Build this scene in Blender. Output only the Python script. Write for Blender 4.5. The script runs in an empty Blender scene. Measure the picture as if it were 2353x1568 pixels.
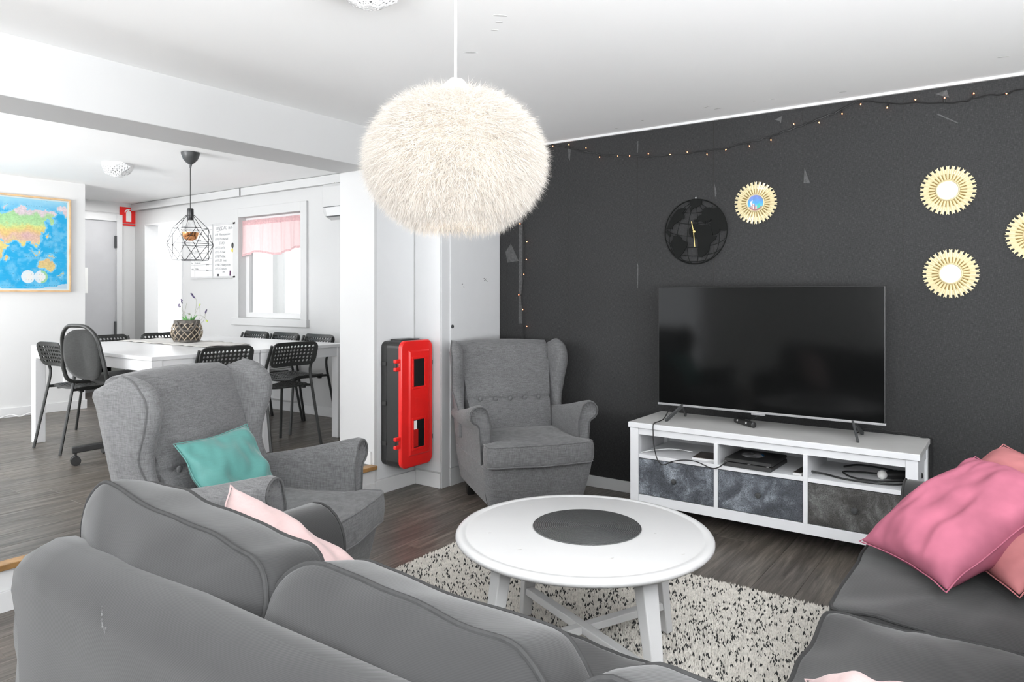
import bpy, math, random
import numpy as np
from math import sin, cos, pi, radians, sqrt, atan2
from mathutils import Vector, Matrix, Euler, noise
random.seed(7); np.random.seed(7)
SC = bpy.context.scene; COL = SC.collection

# ------------------------------------------------------------------ camera
# world: x runs towards the dark wall, y runs towards the dining room, z up (living floor = 0)
cam = bpy.data.cameras.new('camera'); camo = bpy.data.objects.new('camera', cam); COL.objects.link(camo)
camo.location = (0, 0, 1.31); camo.rotation_euler = (radians(90), 0, radians(-54.44))
cam.sensor_width = 36; cam.lens = 24.91; cam.shift_y = -106/2353; cam.clip_start = .05
SC.camera = camo
# ------------------------------------------------------------------ world, added lights, exposure
W = bpy.data.worlds.new('sky'); SC.world = W; W.use_nodes = True
W.node_tree.nodes['Background'].inputs[0].default_value = (.93, .96, 1, 1)
W.node_tree.nodes['Background'].inputs[1].default_value = 1.0
def area(name, loc, rot, sx, sy, power, col=(1, 1, 1), spread=pi):
    l = bpy.data.lights.new(name, 'AREA'); l.shape = 'RECTANGLE'; l.size = sx; l.size_y = sy
    l.energy = power; l.color = col; l.spread = spread
    o = bpy.data.objects.new(name, l); COL.objects.link(o); o.location = loc; o.rotation_euler = rot
    return o
R = radians
# added fill lights tilted up towards the ceiling, set in invented openings out of view
area('fill_light_rear', (-2.04, -.35, 1.1), (0, R(-164), 0), 2.0, 2.9, 74, (.96, .98, 1))
area('fill_light_side', (-.15, -2.24, 1.1), (R(163), 0, 0), 3.6, 2.0, 118, (.96, .98, 1))
area('fill_light_dining', (-2.04, 5.4, 1.3), (0, R(-152), R(68)), 1.9, 3.2, 150, (.97, .985, 1))
area('fill_light_hall', (7.35, 6.6, 1.5), (0, R(115), 0), 1.6, 3.4, 22)  # area light added to make the hall bright white
area('corridor_area_light', (3.75, 8.05, 2.37), (0, 0, 0), .4, .4, 2)  # small area light under the ceiling, without a fixture
SC.view_settings.view_transform = 'Standard'; SC.view_settings.look = 'None'
SC.view_settings.gamma = 1; SC.view_settings.exposure = 1.96; SC.view_settings.use_curve_mapping = False
SC.cycles.use_denoising = True
SC.cycles.max_bounces = 10; SC.cycles.diffuse_bounces = 6; SC.cycles.sample_clamp_indirect = 6
SC.cycles.transparent_max_bounces = 8

# ------------------------------------------------------------------ materials
def lin(h):
    h = h.lstrip('#'); v = [int(h[i:i+2], 16)/255 for i in (0, 2, 4)]
    return tuple(x/12.92 if x <= .04045 else ((x+.055)/1.055)**2.4 for x in v)
def c4(c): return (*(lin(c) if isinstance(c, str) else c), 1)
class N:
    """small node-tree helper"""
    def __init__(s, name):
        s.m = bpy.data.materials.new(name); s.m.use_nodes = True; s.t = s.m.node_tree
        s.b = s.t.nodes['Principled BSDF']; s.out = s.t.nodes['Material Output']
    def n(s, typ, **kw):
        x = s.t.nodes.new(typ)
        for k, v in kw.items():
            if k.startswith('i_'): x.inputs[k[2:].replace('_', ' ')].default_value = v
            else: setattr(x, k, v)
        return x
    def l(s, a, b): s.t.links.new(a, b)
    def coords(s, scale=(1, 1, 1), rot=(0, 0, 0), kind='Object', offset=None):
        c = s.n('ShaderNodeTexCoord'); mp = s.n('ShaderNodeMapping')
        mp.inputs['Scale'].default_value = scale; mp.inputs['Rotation'].default_value = rot
        src = c.outputs[kind]
        if offset is not None:
            ad = s.n('ShaderNodeVectorMath', operation='ADD'); s.l(src, ad.inputs[0]); s.l(offset, ad.inputs[1]); src = ad.outputs[0]
        s.l(src, mp.inputs['Vector']); return mp.outputs[0]
    def noise(s, vec, scale, detail=3, rough=.55, dist=0):
        x = s.n('ShaderNodeTexNoise'); x.inputs['Scale'].default_value = scale; x.inputs['Detail'].default_value = detail
        x.inputs['Roughness'].default_value = rough; x.inputs['Distortion'].default_value = dist
        s.l(vec, x.inputs['Vector']); return x.outputs[0]
    def ramp(s, fac, stops):
        x = s.n('ShaderNodeValToRGB'); e = x.color_ramp.elements
        e[0].position, e[0].color = stops[0][0], c4(stops[0][1]); e[1].position, e[1].color = stops[-1][0], c4(stops[-1][1])
        for p, c in stops[1:-1]:
            q = e.new(p); q.color = c4(c)
        s.l(fac, x.inputs[0]); return x.outputs[0]
    def mix(s, a, b, fac, mode='MIX'):
        x = s.n('ShaderNodeMix', data_type='RGBA', blend_type=mode)
        for sock, v in ((x.inputs[0], fac), (x.inputs[6], a), (x.inputs[7], b)):
            if hasattr(v, 'is_linked'): s.l(v, sock)
            else: sock.default_value = v if isinstance(v, (int, float)) else c4(v)
        return x.outputs[2]
    def bump(s, h, strength=.2, dist=.002):
        x = s.n('ShaderNodeBump'); x.inputs['Strength'].default_value = strength; x.inputs['Distance'].default_value = dist
        s.l(h, x.inputs['Height']); s.l(x.outputs[0], s.b.inputs['Normal'])
    def set(s, **kw):
        for k, v in kw.items():
            sock = s.b.inputs[k.replace('_', ' ')]
            if hasattr(v, 'is_linked'): s.l(v, sock)
            elif isinstance(v, (int, float)): sock.default_value = v
            else: sock.default_value = c4(v)
        return s.m
def plain(name, col, rough=.5, metal=0, var=.05, scale=8, spec=.5, bump=0):
    a = N(name); base = np.array(lin(col) if isinstance(col, str) else col)
    f = a.noise(a.coords(), scale, 3)
    lo = tuple(base*(1-var)); hi = tuple(np.minimum(base*(1+var), 1))
    a.set(Base_Color=a.ramp(f, [(.35, lo), (.65, hi)]), Roughness=rough, Metallic=metal, Specular_IOR_Level=spec)
    if bump: a.bump(a.noise(a.coords(), scale*30, 2), bump, .001)
    return a.m
M = {}
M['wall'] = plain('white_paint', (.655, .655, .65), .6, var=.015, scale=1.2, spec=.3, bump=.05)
M['dimwall'] = plain('dimmed_white_paint', (.55, .55, .548), .55, var=.012, scale=1.2, spec=.3)  # white wall paint darkened for surfaces that the lights over-brighten
M['ceil'] = plain('ceiling_paint', (.93, .93, .925), .7, var=.012, scale=1, spec=.2, bump=.04)
M['trim'] = plain('white_trim_paint', (.64, .64, .64), .45, var=.01)
M['panel'] = plain('grey_white_panel', (.64, .645, .65), .35, var=.01)
M['doorgrey'] = plain('pale_grey_door', (.47, .47, .48), .45, var=.02)
M['white'] = plain('white_lacquer', (.57, .57, .57), .32, var=.015, scale=4)
M['tablewhite'] = plain('white_table_paint', (.68, .68, .685), .3, var=.015, scale=4)
M['benchwhite'] = plain('white_stained_wood', (.68, .685, .70), .42, var=.02, scale=6)
M['benchtop'] = plain('worn_white_stained_top', (.56, .555, .545), .38, var=.05, scale=5)
M['black'] = plain('black_paint', (.012, .012, .013), .35, var=.1)
M['blackplastic'] = plain('black_plastic', (.018, .018, .018), .45, var=.1, scale=30)
M['chairblack'] = plain('black_chair_plastic', (.018, .019, .018), .38, var=.08, scale=20)
M['darkgrey'] = plain('dark_grey_metal', (.05, .052, .053), .4, var=.06)
M['silver'] = plain('brushed_silver', (.62, .62, .63), .3, metal=.9, var=.04, scale=30)
M['red'] = plain('red_plastic', (.74, .016, .014), .3, var=.05, scale=6)
M['cabblack'] = plain('black_cabinet_plastic', (.011, .011, .0105), .42, var=.1, scale=40, bump=.2)
M['glassdark'] = plain('dark_window_pane', (.012, .013, .013), .08, var=.05)
M['gold'] = plain('pale_gold', (.82, .72, .46), .36, metal=.25, var=.05, scale=20)
M['golddark'] = plain('antique_gold', (.25, .185, .075), .4, metal=.35, var=.08, scale=20)
M['brass'] = plain('brass_hand', (.75, .58, .22), .35, metal=.5, var=.04)
M['steelblack'] = plain('matt_black_steel', (.005, .0055, .005), .65, var=.1, spec=.15)
M['oak'] = plain('oak_edge', (.30, .165, .06), .42, var=.3, scale=14)
M['frameoak'] = plain('oak_picture_frame', (.60, .40, .22), .45, var=.12, scale=12)
M['legwood'] = plain('dark_stained_leg', (.012, .011, .010), .4, var=.1)
M['cable'] = plain('black_cable_sheath', (.01, .01, .01), .45, var=.1)
M['whitecable'] = plain('white_cable_sheath', (.75, .75, .75), .4, var=.02)
M['yellow'] = plain('yellow_magnet', (.75, .55, .03), .4)
M['ink'] = plain('black_marker_ink', (.07, .07, .075), .6)
M['greenink'] = plain('green_marker_ink', (.15, .45, .25), .6)
M['board'] = plain('whiteboard_enamel', (.74, .745, .745), .25, var=.01)
M['alu'] = plain('anodised_frame', (.60, .60, .60), .35, metal=.2, var=.03)
M['lampwhite'] = plain('white_lamp_metal', (.72, .72, .72), .4, var=.01)
M['wicker'] = plain('grey_brown_wicker', (.30, .25, .19), .7, var=.4, scale=40)
M['wickerdark'] = plain('dark_weathered_wicker', (.10, .09, .08), .75, var=.35, scale=40)
M['leaf'] = plain('succulent_green', (.13, .34, .10), .5, var=.3, scale=40)
M['stem'] = plain('dry_stem', (.22, .23, .16), .7, var=.2, scale=30)
M['lavender'] = plain('lavender_flower', (.07, .05, .12), .7, var=.4, scale=60)
M['bud'] = plain('yellow_green_bud', (.45, .55, .10), .6, var=.2, scale=60)
M['candle'] = plain('dark_basket_lining', (.05, .045, .04), .6)
M['copper'] = plain('copper_mirror', (.80, .36, .16), .15, metal=1, var=.02)
M['paper'] = plain('white_paper', (.82, .82, .80), .7, var=.01)
M['gallery'] = plain('bright_hall_paint', (.87, .87, .865), .6, var=.01)
M['grille'] = plain('radiator_enamel', (.72, .72, .72), .4, var=.02)
M['bin'] = plain('olive_grey_cabinet', (.16, .165, .15), .5, var=.05)
M['scrap'] = plain('torn_wallpaper_scar', (.075, .075, .075), .8, var=.25, scale=60)
M['scuff'] = plain('ceiling_scuff', (.62, .62, .61), .8, var=.06, scale=20)
M['tarnish'] = plain('dirt_scuff', (.48, .47, .45), .8, var=.2, scale=60)
M['casepaper'] = plain('dark_game_cover', (.04, .03, .025), .3, var=.9, scale=25)
M['casewhite'] = plain('clear_case_edge', (.62, .62, .62), .3)
M['ball'] = plain('matt_white_ball', (.75, .74, .72), .45)
M['disc'] = plain('printed_disc', (.23, .23, .24), .2, var=.8, scale=14)
M['discblue'] = plain('disc_blue_print', (.02, .16, .40), .25)
def emis(name, col, st):
    a = N(name); a.set(Base_Color=col, Emission_Color=col, Emission_Strength=st); return a.m
M['bulbwarm'] = emis('fairy_bulb_light', (1, .28, .10), 2.2)
M['exbottle'] = plain('extinguisher_red', (.45, .012, .01), .3)

def fabric(name, col, scale=260, var=.22, bump=.35, rough=.9, big=.06, sheen=.15):
    a = N(name); base = np.array(lin(col) if isinstance(col, str) else col)
    n1 = a.noise(a.coords((scale, scale, scale*.08)), 1, 2); n2 = a.noise(a.coords((scale*.08, scale*.08, scale)), 1, 2)
    mx = a.n('ShaderNodeMath', operation='ADD'); a.l(n1, mx.inputs[0]); a.l(n2, mx.inputs[1])
    h = a.n('ShaderNodeMath', operation='MULTIPLY'); a.l(mx.outputs[0], h.inputs[0]); h.inputs[1].default_value = .5
    colr = a.ramp(h.outputs[0], [(.36, tuple(base*(1-var))), (.64, tuple(base*(1+var)))])
    bigc = a.ramp(a.noise(a.coords(), 5, 3), [(.3, (1-big,)*3), (.7, (1+big,)*3)])
    a.set(Base_Color=a.mix(colr, bigc, 1.0, 'MULTIPLY'), Roughness=rough, Specular_IOR_Level=.2, Sheen_Weight=sheen)
    a.bump(h.outputs[0], bump, .001); return a.m
M['linen'] = fabric('grey_linen_upholstery', (.134, .134, .136), 330, .3, .4)
M['linenseam'] = fabric('grey_linen_seam', (.085, .085, .086), 330, .2, .3)
def twill(name, col):
    a = N(name); base = np.array(col)
    w = a.n('ShaderNodeTexWave', wave_type='BANDS', bands_direction='DIAGONAL'); w.inputs['Scale'].default_value = 105
    w.inputs['Distortion'].default_value = .6; w.inputs['Detail'].default_value = 1
    a.l(a.coords(), w.inputs['Vector'])
    cr = a.ramp(w.outputs[1], [(.1, tuple(base*.88)), (.9, tuple(base*1.08))])
    bg = a.ramp(a.noise(a.coords(), 6, 3), [(.3, (.94,)*3), (.7, (1.06,)*3)])
    a.set(Base_Color=a.mix(cr, bg, 1, 'MULTIPLY'), Roughness=.85, Specular_IOR_Level=.2, Sheen_Weight=.2)
    a.bump(w.outputs[1], .16, .001); return a.m
M['twill'] = twill('grey_twill_sofa_cover', (.028, .028, .0282))
M['twillseam'] = plain('grey_twill_piping', (.024, .024, .0242), .85, var=.15, scale=80)
M['stain'] = plain('pale_fabric_stain', (.11, .11, .11), .9, var=.4, scale=90)
M['teal'] = fabric('teal_satin', (.085, .245, .225), 300, .04, .05, .42, .05, .2)
M['palepink'] = fabric('pale_pink_cotton', (.46, .34, .333), 200, .03, .15, .85, .03)
M['pink'] = plain('pink_velvet', (.37, .112, .165), .8, var=.16, scale=7, spec=.2, bump=.1)
M['coral'] = plain('coral_velvet', (.39, .145, .15), .8, var=.14, scale=7, spec=.2, bump=.1)
M['runner'] = fabric('grey_linen_runner', (.50, .485, .46), 200, .12, .3)
M['officefab'] = fabric('black_office_fabric', (.028, .029, .028), 500, .3, .3)
def wallpaper():
    a = N('charcoal_woven_wallpaper')
    n1 = a.noise(a.coords((60, 60, 420)), 1, 2); n2 = a.noise(a.coords((420, 420, 50)), 1, 2)
    mx = a.n('ShaderNodeMath', operation='ADD'); a.l(n1, mx.inputs[0]); a.l(n2, mx.inputs[1])
    h = a.n('ShaderNodeMath', operation='MULTIPLY'); a.l(mx.outputs[0], h.inputs[0]); h.inputs[1].default_value = .5
    cr = a.ramp(h.outputs[0], [(.36, (.017, .017, .0172)), (.58, (.034, .034, .0343)), (.72, (.072, .072, .072))])
    bg = a.ramp(a.noise(a.coords(), 1.6, 3), [(.3, (.92,)*3), (.7, (1.08,)*3)])
    a.set(Base_Color=a.mix(cr, bg, 1, 'MULTIPLY'), Roughness=.75, Specular_IOR_Level=.3)
    a.bump(h.outputs[0], .25, .001); return a.m
M['wallpaper'] = wallpaper()
def plankmat():
    a = N('grey_brown_oak_vinyl')
    oi = a.n('ShaderNodeObjectInfo'); sc = a.n('ShaderNodeVectorMath', operation='SCALE'); sc.inputs['Scale'].default_value = 37
    cv = a.n('ShaderNodeCombineXYZ')
    for k in range(3): a.l(oi.outputs['Random'], cv.inputs[k])
    a.l(cv.outputs[0], sc.inputs[0])
    g = a.noise(a.coords((3.2, 46, 3), offset=sc.outputs[0]), 1, 6, .62, .6)
    g2 = a.noise(a.coords((1.2, 11, 1), offset=sc.outputs[0]), 1, 4, .6, 1.6)
    fine = a.noise(a.coords((9, 240, 9), offset=sc.outputs[0]), 1, 2)
    cr = a.ramp(g, [(.28, (.055, .047, .040)), (.5, (.112, .098, .084)), (.72, (.195, .172, .150))])
    cr = a.mix(cr, a.ramp(g2, [(.35, (.72,)*3), (.65, (1.18,)*3)]), 1, 'MULTIPLY')
    cr = a.mix(cr, a.ramp(fine, [(.35, (.82,)*3), (.6, (1.06,)*3)]), 1, 'MULTIPLY')
    cr = a.mix(cr, a.ramp(oi.outputs['Random'], [(0, (.84, .84, .85)), (1, (1.12, 1.1, 1.08))]), 1, 'MULTIPLY')
    a.set(Base_Color=cr, Roughness=a.ramp(g, [(.3, (.42,)*3), (.7, (.31,)*3)]), Specular_IOR_Level=.4)
    a.bump(g, .12, .001); return a.m
M['plank'] = plankmat()
M['joint'] = plain('dark_floor_joint', (.035, .031, .027), .8)
def concrete(name, cols, warm):
    a = N(name); oi = a.n('ShaderNodeObjectInfo'); cv = a.n('ShaderNodeCombineXYZ')
    mm = a.n('ShaderNodeMath', operation='MULTIPLY'); a.l(oi.outputs['Random'], mm.inputs[0]); mm.inputs[1].default_value = 23
    for k in range(3): a.l(mm.outputs[0], cv.inputs[k])
    f = a.noise(a.coords((1, 1, 1), offset=cv.outputs[0]), 9, 9, .68, .5)
    s = a.noise(a.coords((1, 1, 1), offset=cv.outputs[0]), 190, 3, .7)
    cr = a.ramp(f, [(.3, cols[0]), (.48, cols[1]), (.56, cols[2]), (.7, cols[3])])
    cr = a.mix(cr, a.ramp(s, [(.36, (.2,)*3), (.46, (.95,)*3), (.6, (1.1,)*3), (.7, (2.6,)*3)]), .9, 'MULTIPLY')
    a.set(Base_Color=cr, Roughness=.55); return a.m
M['conc'] = concrete('blue_grey_concrete_foil', [(.032, .035, .041), (.070, .078, .092), (.125, .138, .158), (.30, .33, .365)], 0)
M['conc2'] = concrete('brown_grey_concrete_foil', [(.024, .022, .021), (.055, .053, .05), (.095, .095, .092), (.19, .195, .19)], 1)
a = N('tv_glass'); a.set(Base_Color=(.004, .0042, .0042), Roughness=.10, Specular_IOR_Level=.2); M['tv'] = a.m
a = N('mirror_glass'); a.set(Base_Color=(.92, .93, .93), Metallic=1, Roughness=.03); M['mirror'] = a.m
def trans(name, col, mixf=.55, var=.05, scale=40):
    a = N(name); base = np.array(col)
    f = a.ramp(a.noise(a.coords(), scale, 3), [(.3, tuple(base*(1-var))), (.7, tuple(np.minimum(base*(1+var), 1)))])
    d = a.n('ShaderNodeBsdfDiffuse'); t = a.n('ShaderNodeBsdfTranslucent'); m = a.n('ShaderNodeMixShader'); m.inputs[0].default_value = mixf
    a.l(f, d.inputs[0]); a.l(f, t.inputs[0]); a.l(d.outputs[0], m.inputs[1]); a.l(t.outputs[0], m.inputs[2]); a.l(m.outputs[0], a.out.inputs[0])
    return a.m
M['feather'] = trans('cream_feather', (.74, .705, .66), .5, .04, 9)
M['liner'] = trans('paper_lamp_liner', (.88, .84, .77), .6, .02)
M['sheer'] = trans('sheer_pink_cotton', (.86, .66, .66), .6, .02)
M['sheerdense'] = trans('gathered_pink_cotton', (.70, .46, .47), .4, .12, 60)
a = N('window_glass'); a.t.nodes.remove(a.b)
tr = a.n('ShaderNodeBsdfTransparent'); tr.inputs[0].default_value = (.96, .97, .97, 1); gl = a.n('ShaderNodeBsdfGlossy'); gl.inputs['Roughness'].default_value = .02
mx = a.n('ShaderNodeMixShader'); mx.inputs[0].default_value = .06; a.l(tr.outputs[0], mx.inputs[1]); a.l(gl.outputs[0], mx.inputs[2]); a.l(mx.outputs[0], a.out.inputs[0]); M['glass'] = a.m
a = N('rug_pile_base'); M['rugbase'] = plain('rug_backing', (.42, .40, .37), .95, var=.2, scale=90)
M['tuft'] = plain('cream_wool_tuft', (.66, .63, .58), .95, var=.13, scale=60)
M['tuftblack'] = plain('black_wool_tuft', (.022, .023, .023), .9, var=.2, scale=60)
def matmat():
    a = N('woven_placemat'); c = a.n('ShaderNodeTexCoord')
    w = a.n('ShaderNodeTexWave', wave_type='RINGS', rings_direction='Z'); w.inputs['Scale'].default_value = 45; a.l(c.outputs['Object'], w.inputs['Vector'])
    nn = a.noise(a.coords((1, 1, 1)), 160, 2)
    cr = a.ramp(w.outputs[1], [(.2, (.028, .029, .029)), (.8, (.085, .087, .087))])
    cr = a.mix(cr, a.ramp(nn, [(.4, (.8,)*3), (.74, (1.5,)*3)]), 1, 'MULTIPLY')
    a.set(Base_Color=cr, Roughness=.42, Specular_IOR_Level=.5); a.bump(w.outputs[1], .6, .003); return a.m
M['placemat'] = matmat()
def vcol(name, rough=.5):
    a = N(name); v = a.n('ShaderNodeVertexColor'); v.layer_name = 'print'; a.set(Base_Color=v.outputs[0], Roughness=rough); return a.m
M['print'] = vcol('printed_paper', .45)

# ------------------------------------------------------------------ mesh helpers
class G:
    def __init__(s): s.v = []; s.f = []; s.mi = []; s.k = 0
    def add(s, vs, fs, T=None):
        o = len(s.v)
        s.v += [tuple(T @ Vector(p)) if T is not None else tuple(p) for p in vs]
        s.f += [tuple(i+o for i in f) for f in fs]; s.mi += [s.k]*len(fs); return s
    def box(s, lo, hi, T=None):
        x0, y0, z0 = lo; x1, y1, z1 = hi
        return s.add([(x0,y0,z0),(x1,y0,z0),(x1,y1,z0),(x0,y1,z0),(x0,y0,z1),(x1,y0,z1),(x1,y1,z1),(x0,y1,z1)],
                     [(0,3,2,1),(4,5,6,7),(0,1,5,4),(1,2,6,5),(2,3,7,6),(3,0,4,7)], T)
    def bar(s, p, q, w, h, up=(0, 0, 1)):
        p, q = Vector(p), Vector(q); d = (q-p).normalized(); u = Vector(up); x = d.cross(u)
        x = x.normalized() if x.length > 1e-5 else Vector((1, 0, 0)); u = x.cross(d)
        T = Matrix((x, d, u)).transposed().to_4x4(); T.translation = p
        return s.box((-w/2, 0, -h/2), (w/2, (q-p).length, h/2), T)
    def tube(s, pts, r, n=8, closed=False, cap=True, T=None):
        pts = [Vector(p) for p in pts]; m = len(pts); vs = []; prev = None
        rs = r if isinstance(r, (list, tuple)) else [r]*m
        for i, p in enumerate(pts):
            if closed: d = pts[(i+1) % m]-pts[i-1]
            else: d = pts[min(i+1, m-1)]-pts[max(i-1, 0)]
            d = d.normalized() if d.length > 1e-9 else Vector((0, 0, 1))
            if prev is None:
                a = Vector((0, 0, 1)) if abs(d.z) < .9 else Vector((1, 0, 0)); x = d.cross(a).normalized()
            else:
                x = prev-d*prev.dot(d); x = x.normalized() if x.length > 1e-6 else d.orthogonal().normalized()
            prev = x; y = d.cross(x)
            vs += [p+(x*cos(2*pi*k/n)+y*sin(2*pi*k/n))*rs[i] for k in range(n)]
        fs = []
        for i in range(m if closed else m-1):
            j = (i+1) % m
            fs += [(i*n+k, i*n+(k+1) % n, j*n+(k+1) % n, j*n+k) for k in range(n)]
        if not closed and cap: fs += [tuple(range(n))[::-1], tuple(range((m-1)*n, m*n))]
        return s.add(vs, fs, T)
    def lathe(s, prof, n=32, T=None, cap=True):
        vs = []; fs = []; m = len(prof)
        for r, z in prof: vs += [(r*cos(2*pi*k/n), r*sin(2*pi*k/n), z) for k in range(n)]
        for i in range(m-1): fs += [(i*n+k, i*n+(k+1) % n, (i+1)*n+(k+1) % n, (i+1)*n+k) for k in range(n)]
        if cap and prof[0][0] > 1e-6: fs.append(tuple(range(n))[::-1])
        if cap and prof[-1][0] > 1e-6: fs.append(tuple(range((m-1)*n, m*n)))
        return s.add(vs, fs, T)
    def loft(s, rings, cap=True, closed=True, T=None):
        n = len(rings[0]); vs = [p for r in rings for p in r]; fs = []
        for i in range(len(rings)-1):
            fs += [(i*n+k, i*n+(k+1) % n, (i+1)*n+(k+1) % n, (i+1)*n+k) for k in range(n if closed else n-1)]
        if cap: fs += [tuple(range(n))[::-1], tuple(range((len(rings)-1)*n, len(rings)*n))]
        return s.add(vs, fs, T)
    def prism(s, poly, z0, z1, T=None):
        n = len(poly); vs = [(x, y, z0) for x, y in poly]+[(x, y, z1) for x, y in poly]
        return s.add(vs, [tuple(range(n))[::-1], tuple(range(n, 2*n))]+[(k, (k+1) % n, n+(k+1) % n, n+k) for k in range(n)], T)
    def ball(s, c, r, n=10, m=6, sq=(1, 1, 1)):
        pr = [(max(sin(pi*i/m), 1e-7), -cos(pi*i/m)) for i in range(m+1)]
        T = Matrix.Translation(c) @ Matrix.Diagonal((r*sq[0], r*sq[1], r*sq[2], 1)); return s.lathe(pr, n, T)
    def obj(s, name, mat, parent=None, smooth=False, bevel=0, seg=2, sub=0, solid=0, angle=40, loc=None, rot=None):
        me = bpy.data.meshes.new(name); me.from_pydata(s.v, [], s.f)
        mats = mat if isinstance(mat, (list, tuple)) else [mat]
        for m in mats: me.materials.append(m if not isinstance(m, str) else M[m])
        if len(mats) > 1: me.polygons.foreach_set('material_index', s.mi)
        o = bpy.data.objects.new(name, me); COL.objects.link(o)
        if parent is not None: o.parent = parent
        if loc is not None: o.location = loc
        if rot is not None: o.rotation_euler = rot
        if solid:
            md = o.modifiers.new('s', 'SOLIDIFY'); md.thickness = solid; md.offset = 0
        if bevel:
            md = o.modifiers.new('b', 'BEVEL'); md.width = bevel; md.segments = seg; md.limit_method = 'ANGLE'; md.angle_limit = R(angle)
        if sub:
            md = o.modifiers.new('u', 'SUBSURF'); md.levels = sub; md.render_levels = sub
        if smooth or sub:
            me.polygons.foreach_set('use_smooth', [True]*len(me.polygons))
            if not sub: me.set_sharp_from_angle(angle=R(angle))
        me.update(); return o
def tag(o, label=None, cat=None, group=None, kind=None):
    if label: o['label'] = label
    if cat: o['category'] = cat
    if group: o['group'] = group
    if kind: o['kind'] = kind
    return o
def thing(name, label, cat, loc=(0, 0, 0), rz=0, group=None):
    o = bpy.data.objects.new(name, None); COL.objects.link(o); o.empty_display_size = .1
    o.location = loc; o.rotation_euler = (0, 0, rz); return tag(o, label, cat, group)
def struct(o): o['kind'] = 'structure'; return o
def dup(root, loc, rz, label, group=None):
    r = root.copy(); COL.objects.link(r); r.location = loc; r.rotation_euler = (0, 0, rz); r['label'] = label
    if group: r['group'] = group
    for ch in list(root.children):
        c = ch.copy(); COL.objects.link(c); c.parent = r
        for g in ch.children:
            d = g.copy(); COL.objects.link(d); d.parent = c
    return r
def text(name, body, size, T, mat, parent, ext=.0006, shear=0, align='LEFT'):
    cu = bpy.data.curves.new(name, 'FONT'); cu.body = body; cu.size = size; cu.extrude = ext; cu.shear = shear; cu.align_x = align
    cu.resolution_u = 3; cu.offset = -.022*size if 'handwriting' in name else 0
    t = bpy.data.objects.new(name+'_tmp', cu); COL.objects.link(t)
    dg = bpy.context.evaluated_depsgraph_get(); me = bpy.data.meshes.new_from_object(t.evaluated_get(dg)); me.name = name
    bpy.data.objects.remove(t); me.materials.clear(); me.materials.append(M[mat])
    o = bpy.data.objects.new(name, me); COL.objects.link(o); o.parent = parent; o.matrix_local = T; return o
def lerp(a, b, t): return a+(b-a)*t
def interp(x, xs, ys): return float(np.interp(x, xs, ys))
def spline(pts, n):
    """Catmull-Rom through the points"""
    p = [Vector(q) for q in pts]; p = [p[0]*2-p[1]]+p+[p[-1]*2-p[-2]]; out = []
    for i in range(1, len(p)-2):
        for k in range(n):
            t = k/n; a, b, c, d = p[i-1:i+3]
            out.append(.5*((2*b)+(c-a)*t+(2*a-5*b+4*c-d)*t*t+(3*b-a-3*c+d)*t**3))
    return out+[p[-2]]
def rrect(w, h, r, n=5, cx=0, cy=0):
    out = []
    for sx, sy, a0 in ((1, -1, -90), (1, 1, 0), (-1, 1, 90), (-1, -1, 180)):
        for k in range(n+1):
            a = R(a0+90*k/n); out.append((cx+sx*(w/2-r)+r*cos(a), cy+sy*(h/2-r)+r*sin(a)))
    return out
def resample(poly, n):
    P = [Vector(p) for p in poly]; P.append(P[0]); L = [0]
    for i in range(1, len(P)): L.append(L[-1]+(P[i]-P[i-1]).length)
    out = []
    for k in range(n):
        d = L[-1]*k/n; i = int(np.searchsorted(L, d, 'right')); i = min(max(i, 1), len(P)-1)
        t = (d-L[i-1])/max(L[i]-L[i-1], 1e-9); q = P[i-1].lerp(P[i], t); out.append((q.x, q.y))
    return out
def wob(p, s, amp, seed=0.0):
    return noise.noise(Vector(p)*s+Vector((seed, seed*1.7, -seed)))*amp

# ------------------------------------------------------------------ the setting
ZC = 2.395; FD = .20
def slab(name, boxes, mat, bevel=0):
    g = G()
    for lo, hi in boxes: g.box(lo, hi)
    return struct(g.obj(name, mat, bevel=bevel))
floor = slab('floor', [((-2.1, -2.3, -.12), (4.3, 3.45, -.008))], 'joint')
dfloor = slab('floor', [((-2.1, 3.42, -.12), (4.4, 8.75, FD-.008)), ((4.4, 5.0, -.12), (7.6, 8.75, FD-.008))], 'joint')
def planks(parent, x0, x1, y0, y1, ztop, wid=.182, length=1.22, seed=1):
    rnd = random.Random(seed); meshes = {}
    y = y0
    while y < y1-.01:
        w = min(wid, y1-y); x = x0-rnd.random()*length
        while x < x1-.01:
            a, b = max(x, x0), min(x+length, x1)
            if b-a > .02:
                key = (round(b-a, 3), round(w, 3))
                if key not in meshes:
                    hx, hy = (b-a)/2-.0004, w/2-.0004; c = .0009
                    g = G(); g.loft([[(-hx, -hy, -.008), (hx, -hy, -.008), (hx, hy, -.008), (-hx, hy, -.008)],
                                     [(-hx, -hy, -c), (hx, -hy, -c), (hx, hy, -c), (-hx, hy, -c)],
                                     [(-hx+c, -hy+c, 0), (hx-c, -hy+c, 0), (hx-c, hy-c, 0), (-hx+c, hy-c, 0)]])
                    o = g.obj('plank', 'plank', parent); meshes[key] = o.data
                else:
                    o = bpy.data.objects.new('plank', meshes[key]); COL.objects.link(o); o.parent = parent
                o.location = ((a+b)/2, y+w/2, ztop)
            x += length
        y += wid
planks(floor, -2, 4.27, -.3, 3.417, 0, seed=3)
planks(dfloor, -2, 4.28, 3.45, 8.62, FD, seed=5)
ceiling = slab('ceiling', [((-2.1, -2.3, ZC), (4.4, 8.75, ZC+.1)), ((4.4, 5.0, ZC), (7.6, 8.75, ZC+.1))], 'ceil')
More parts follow.
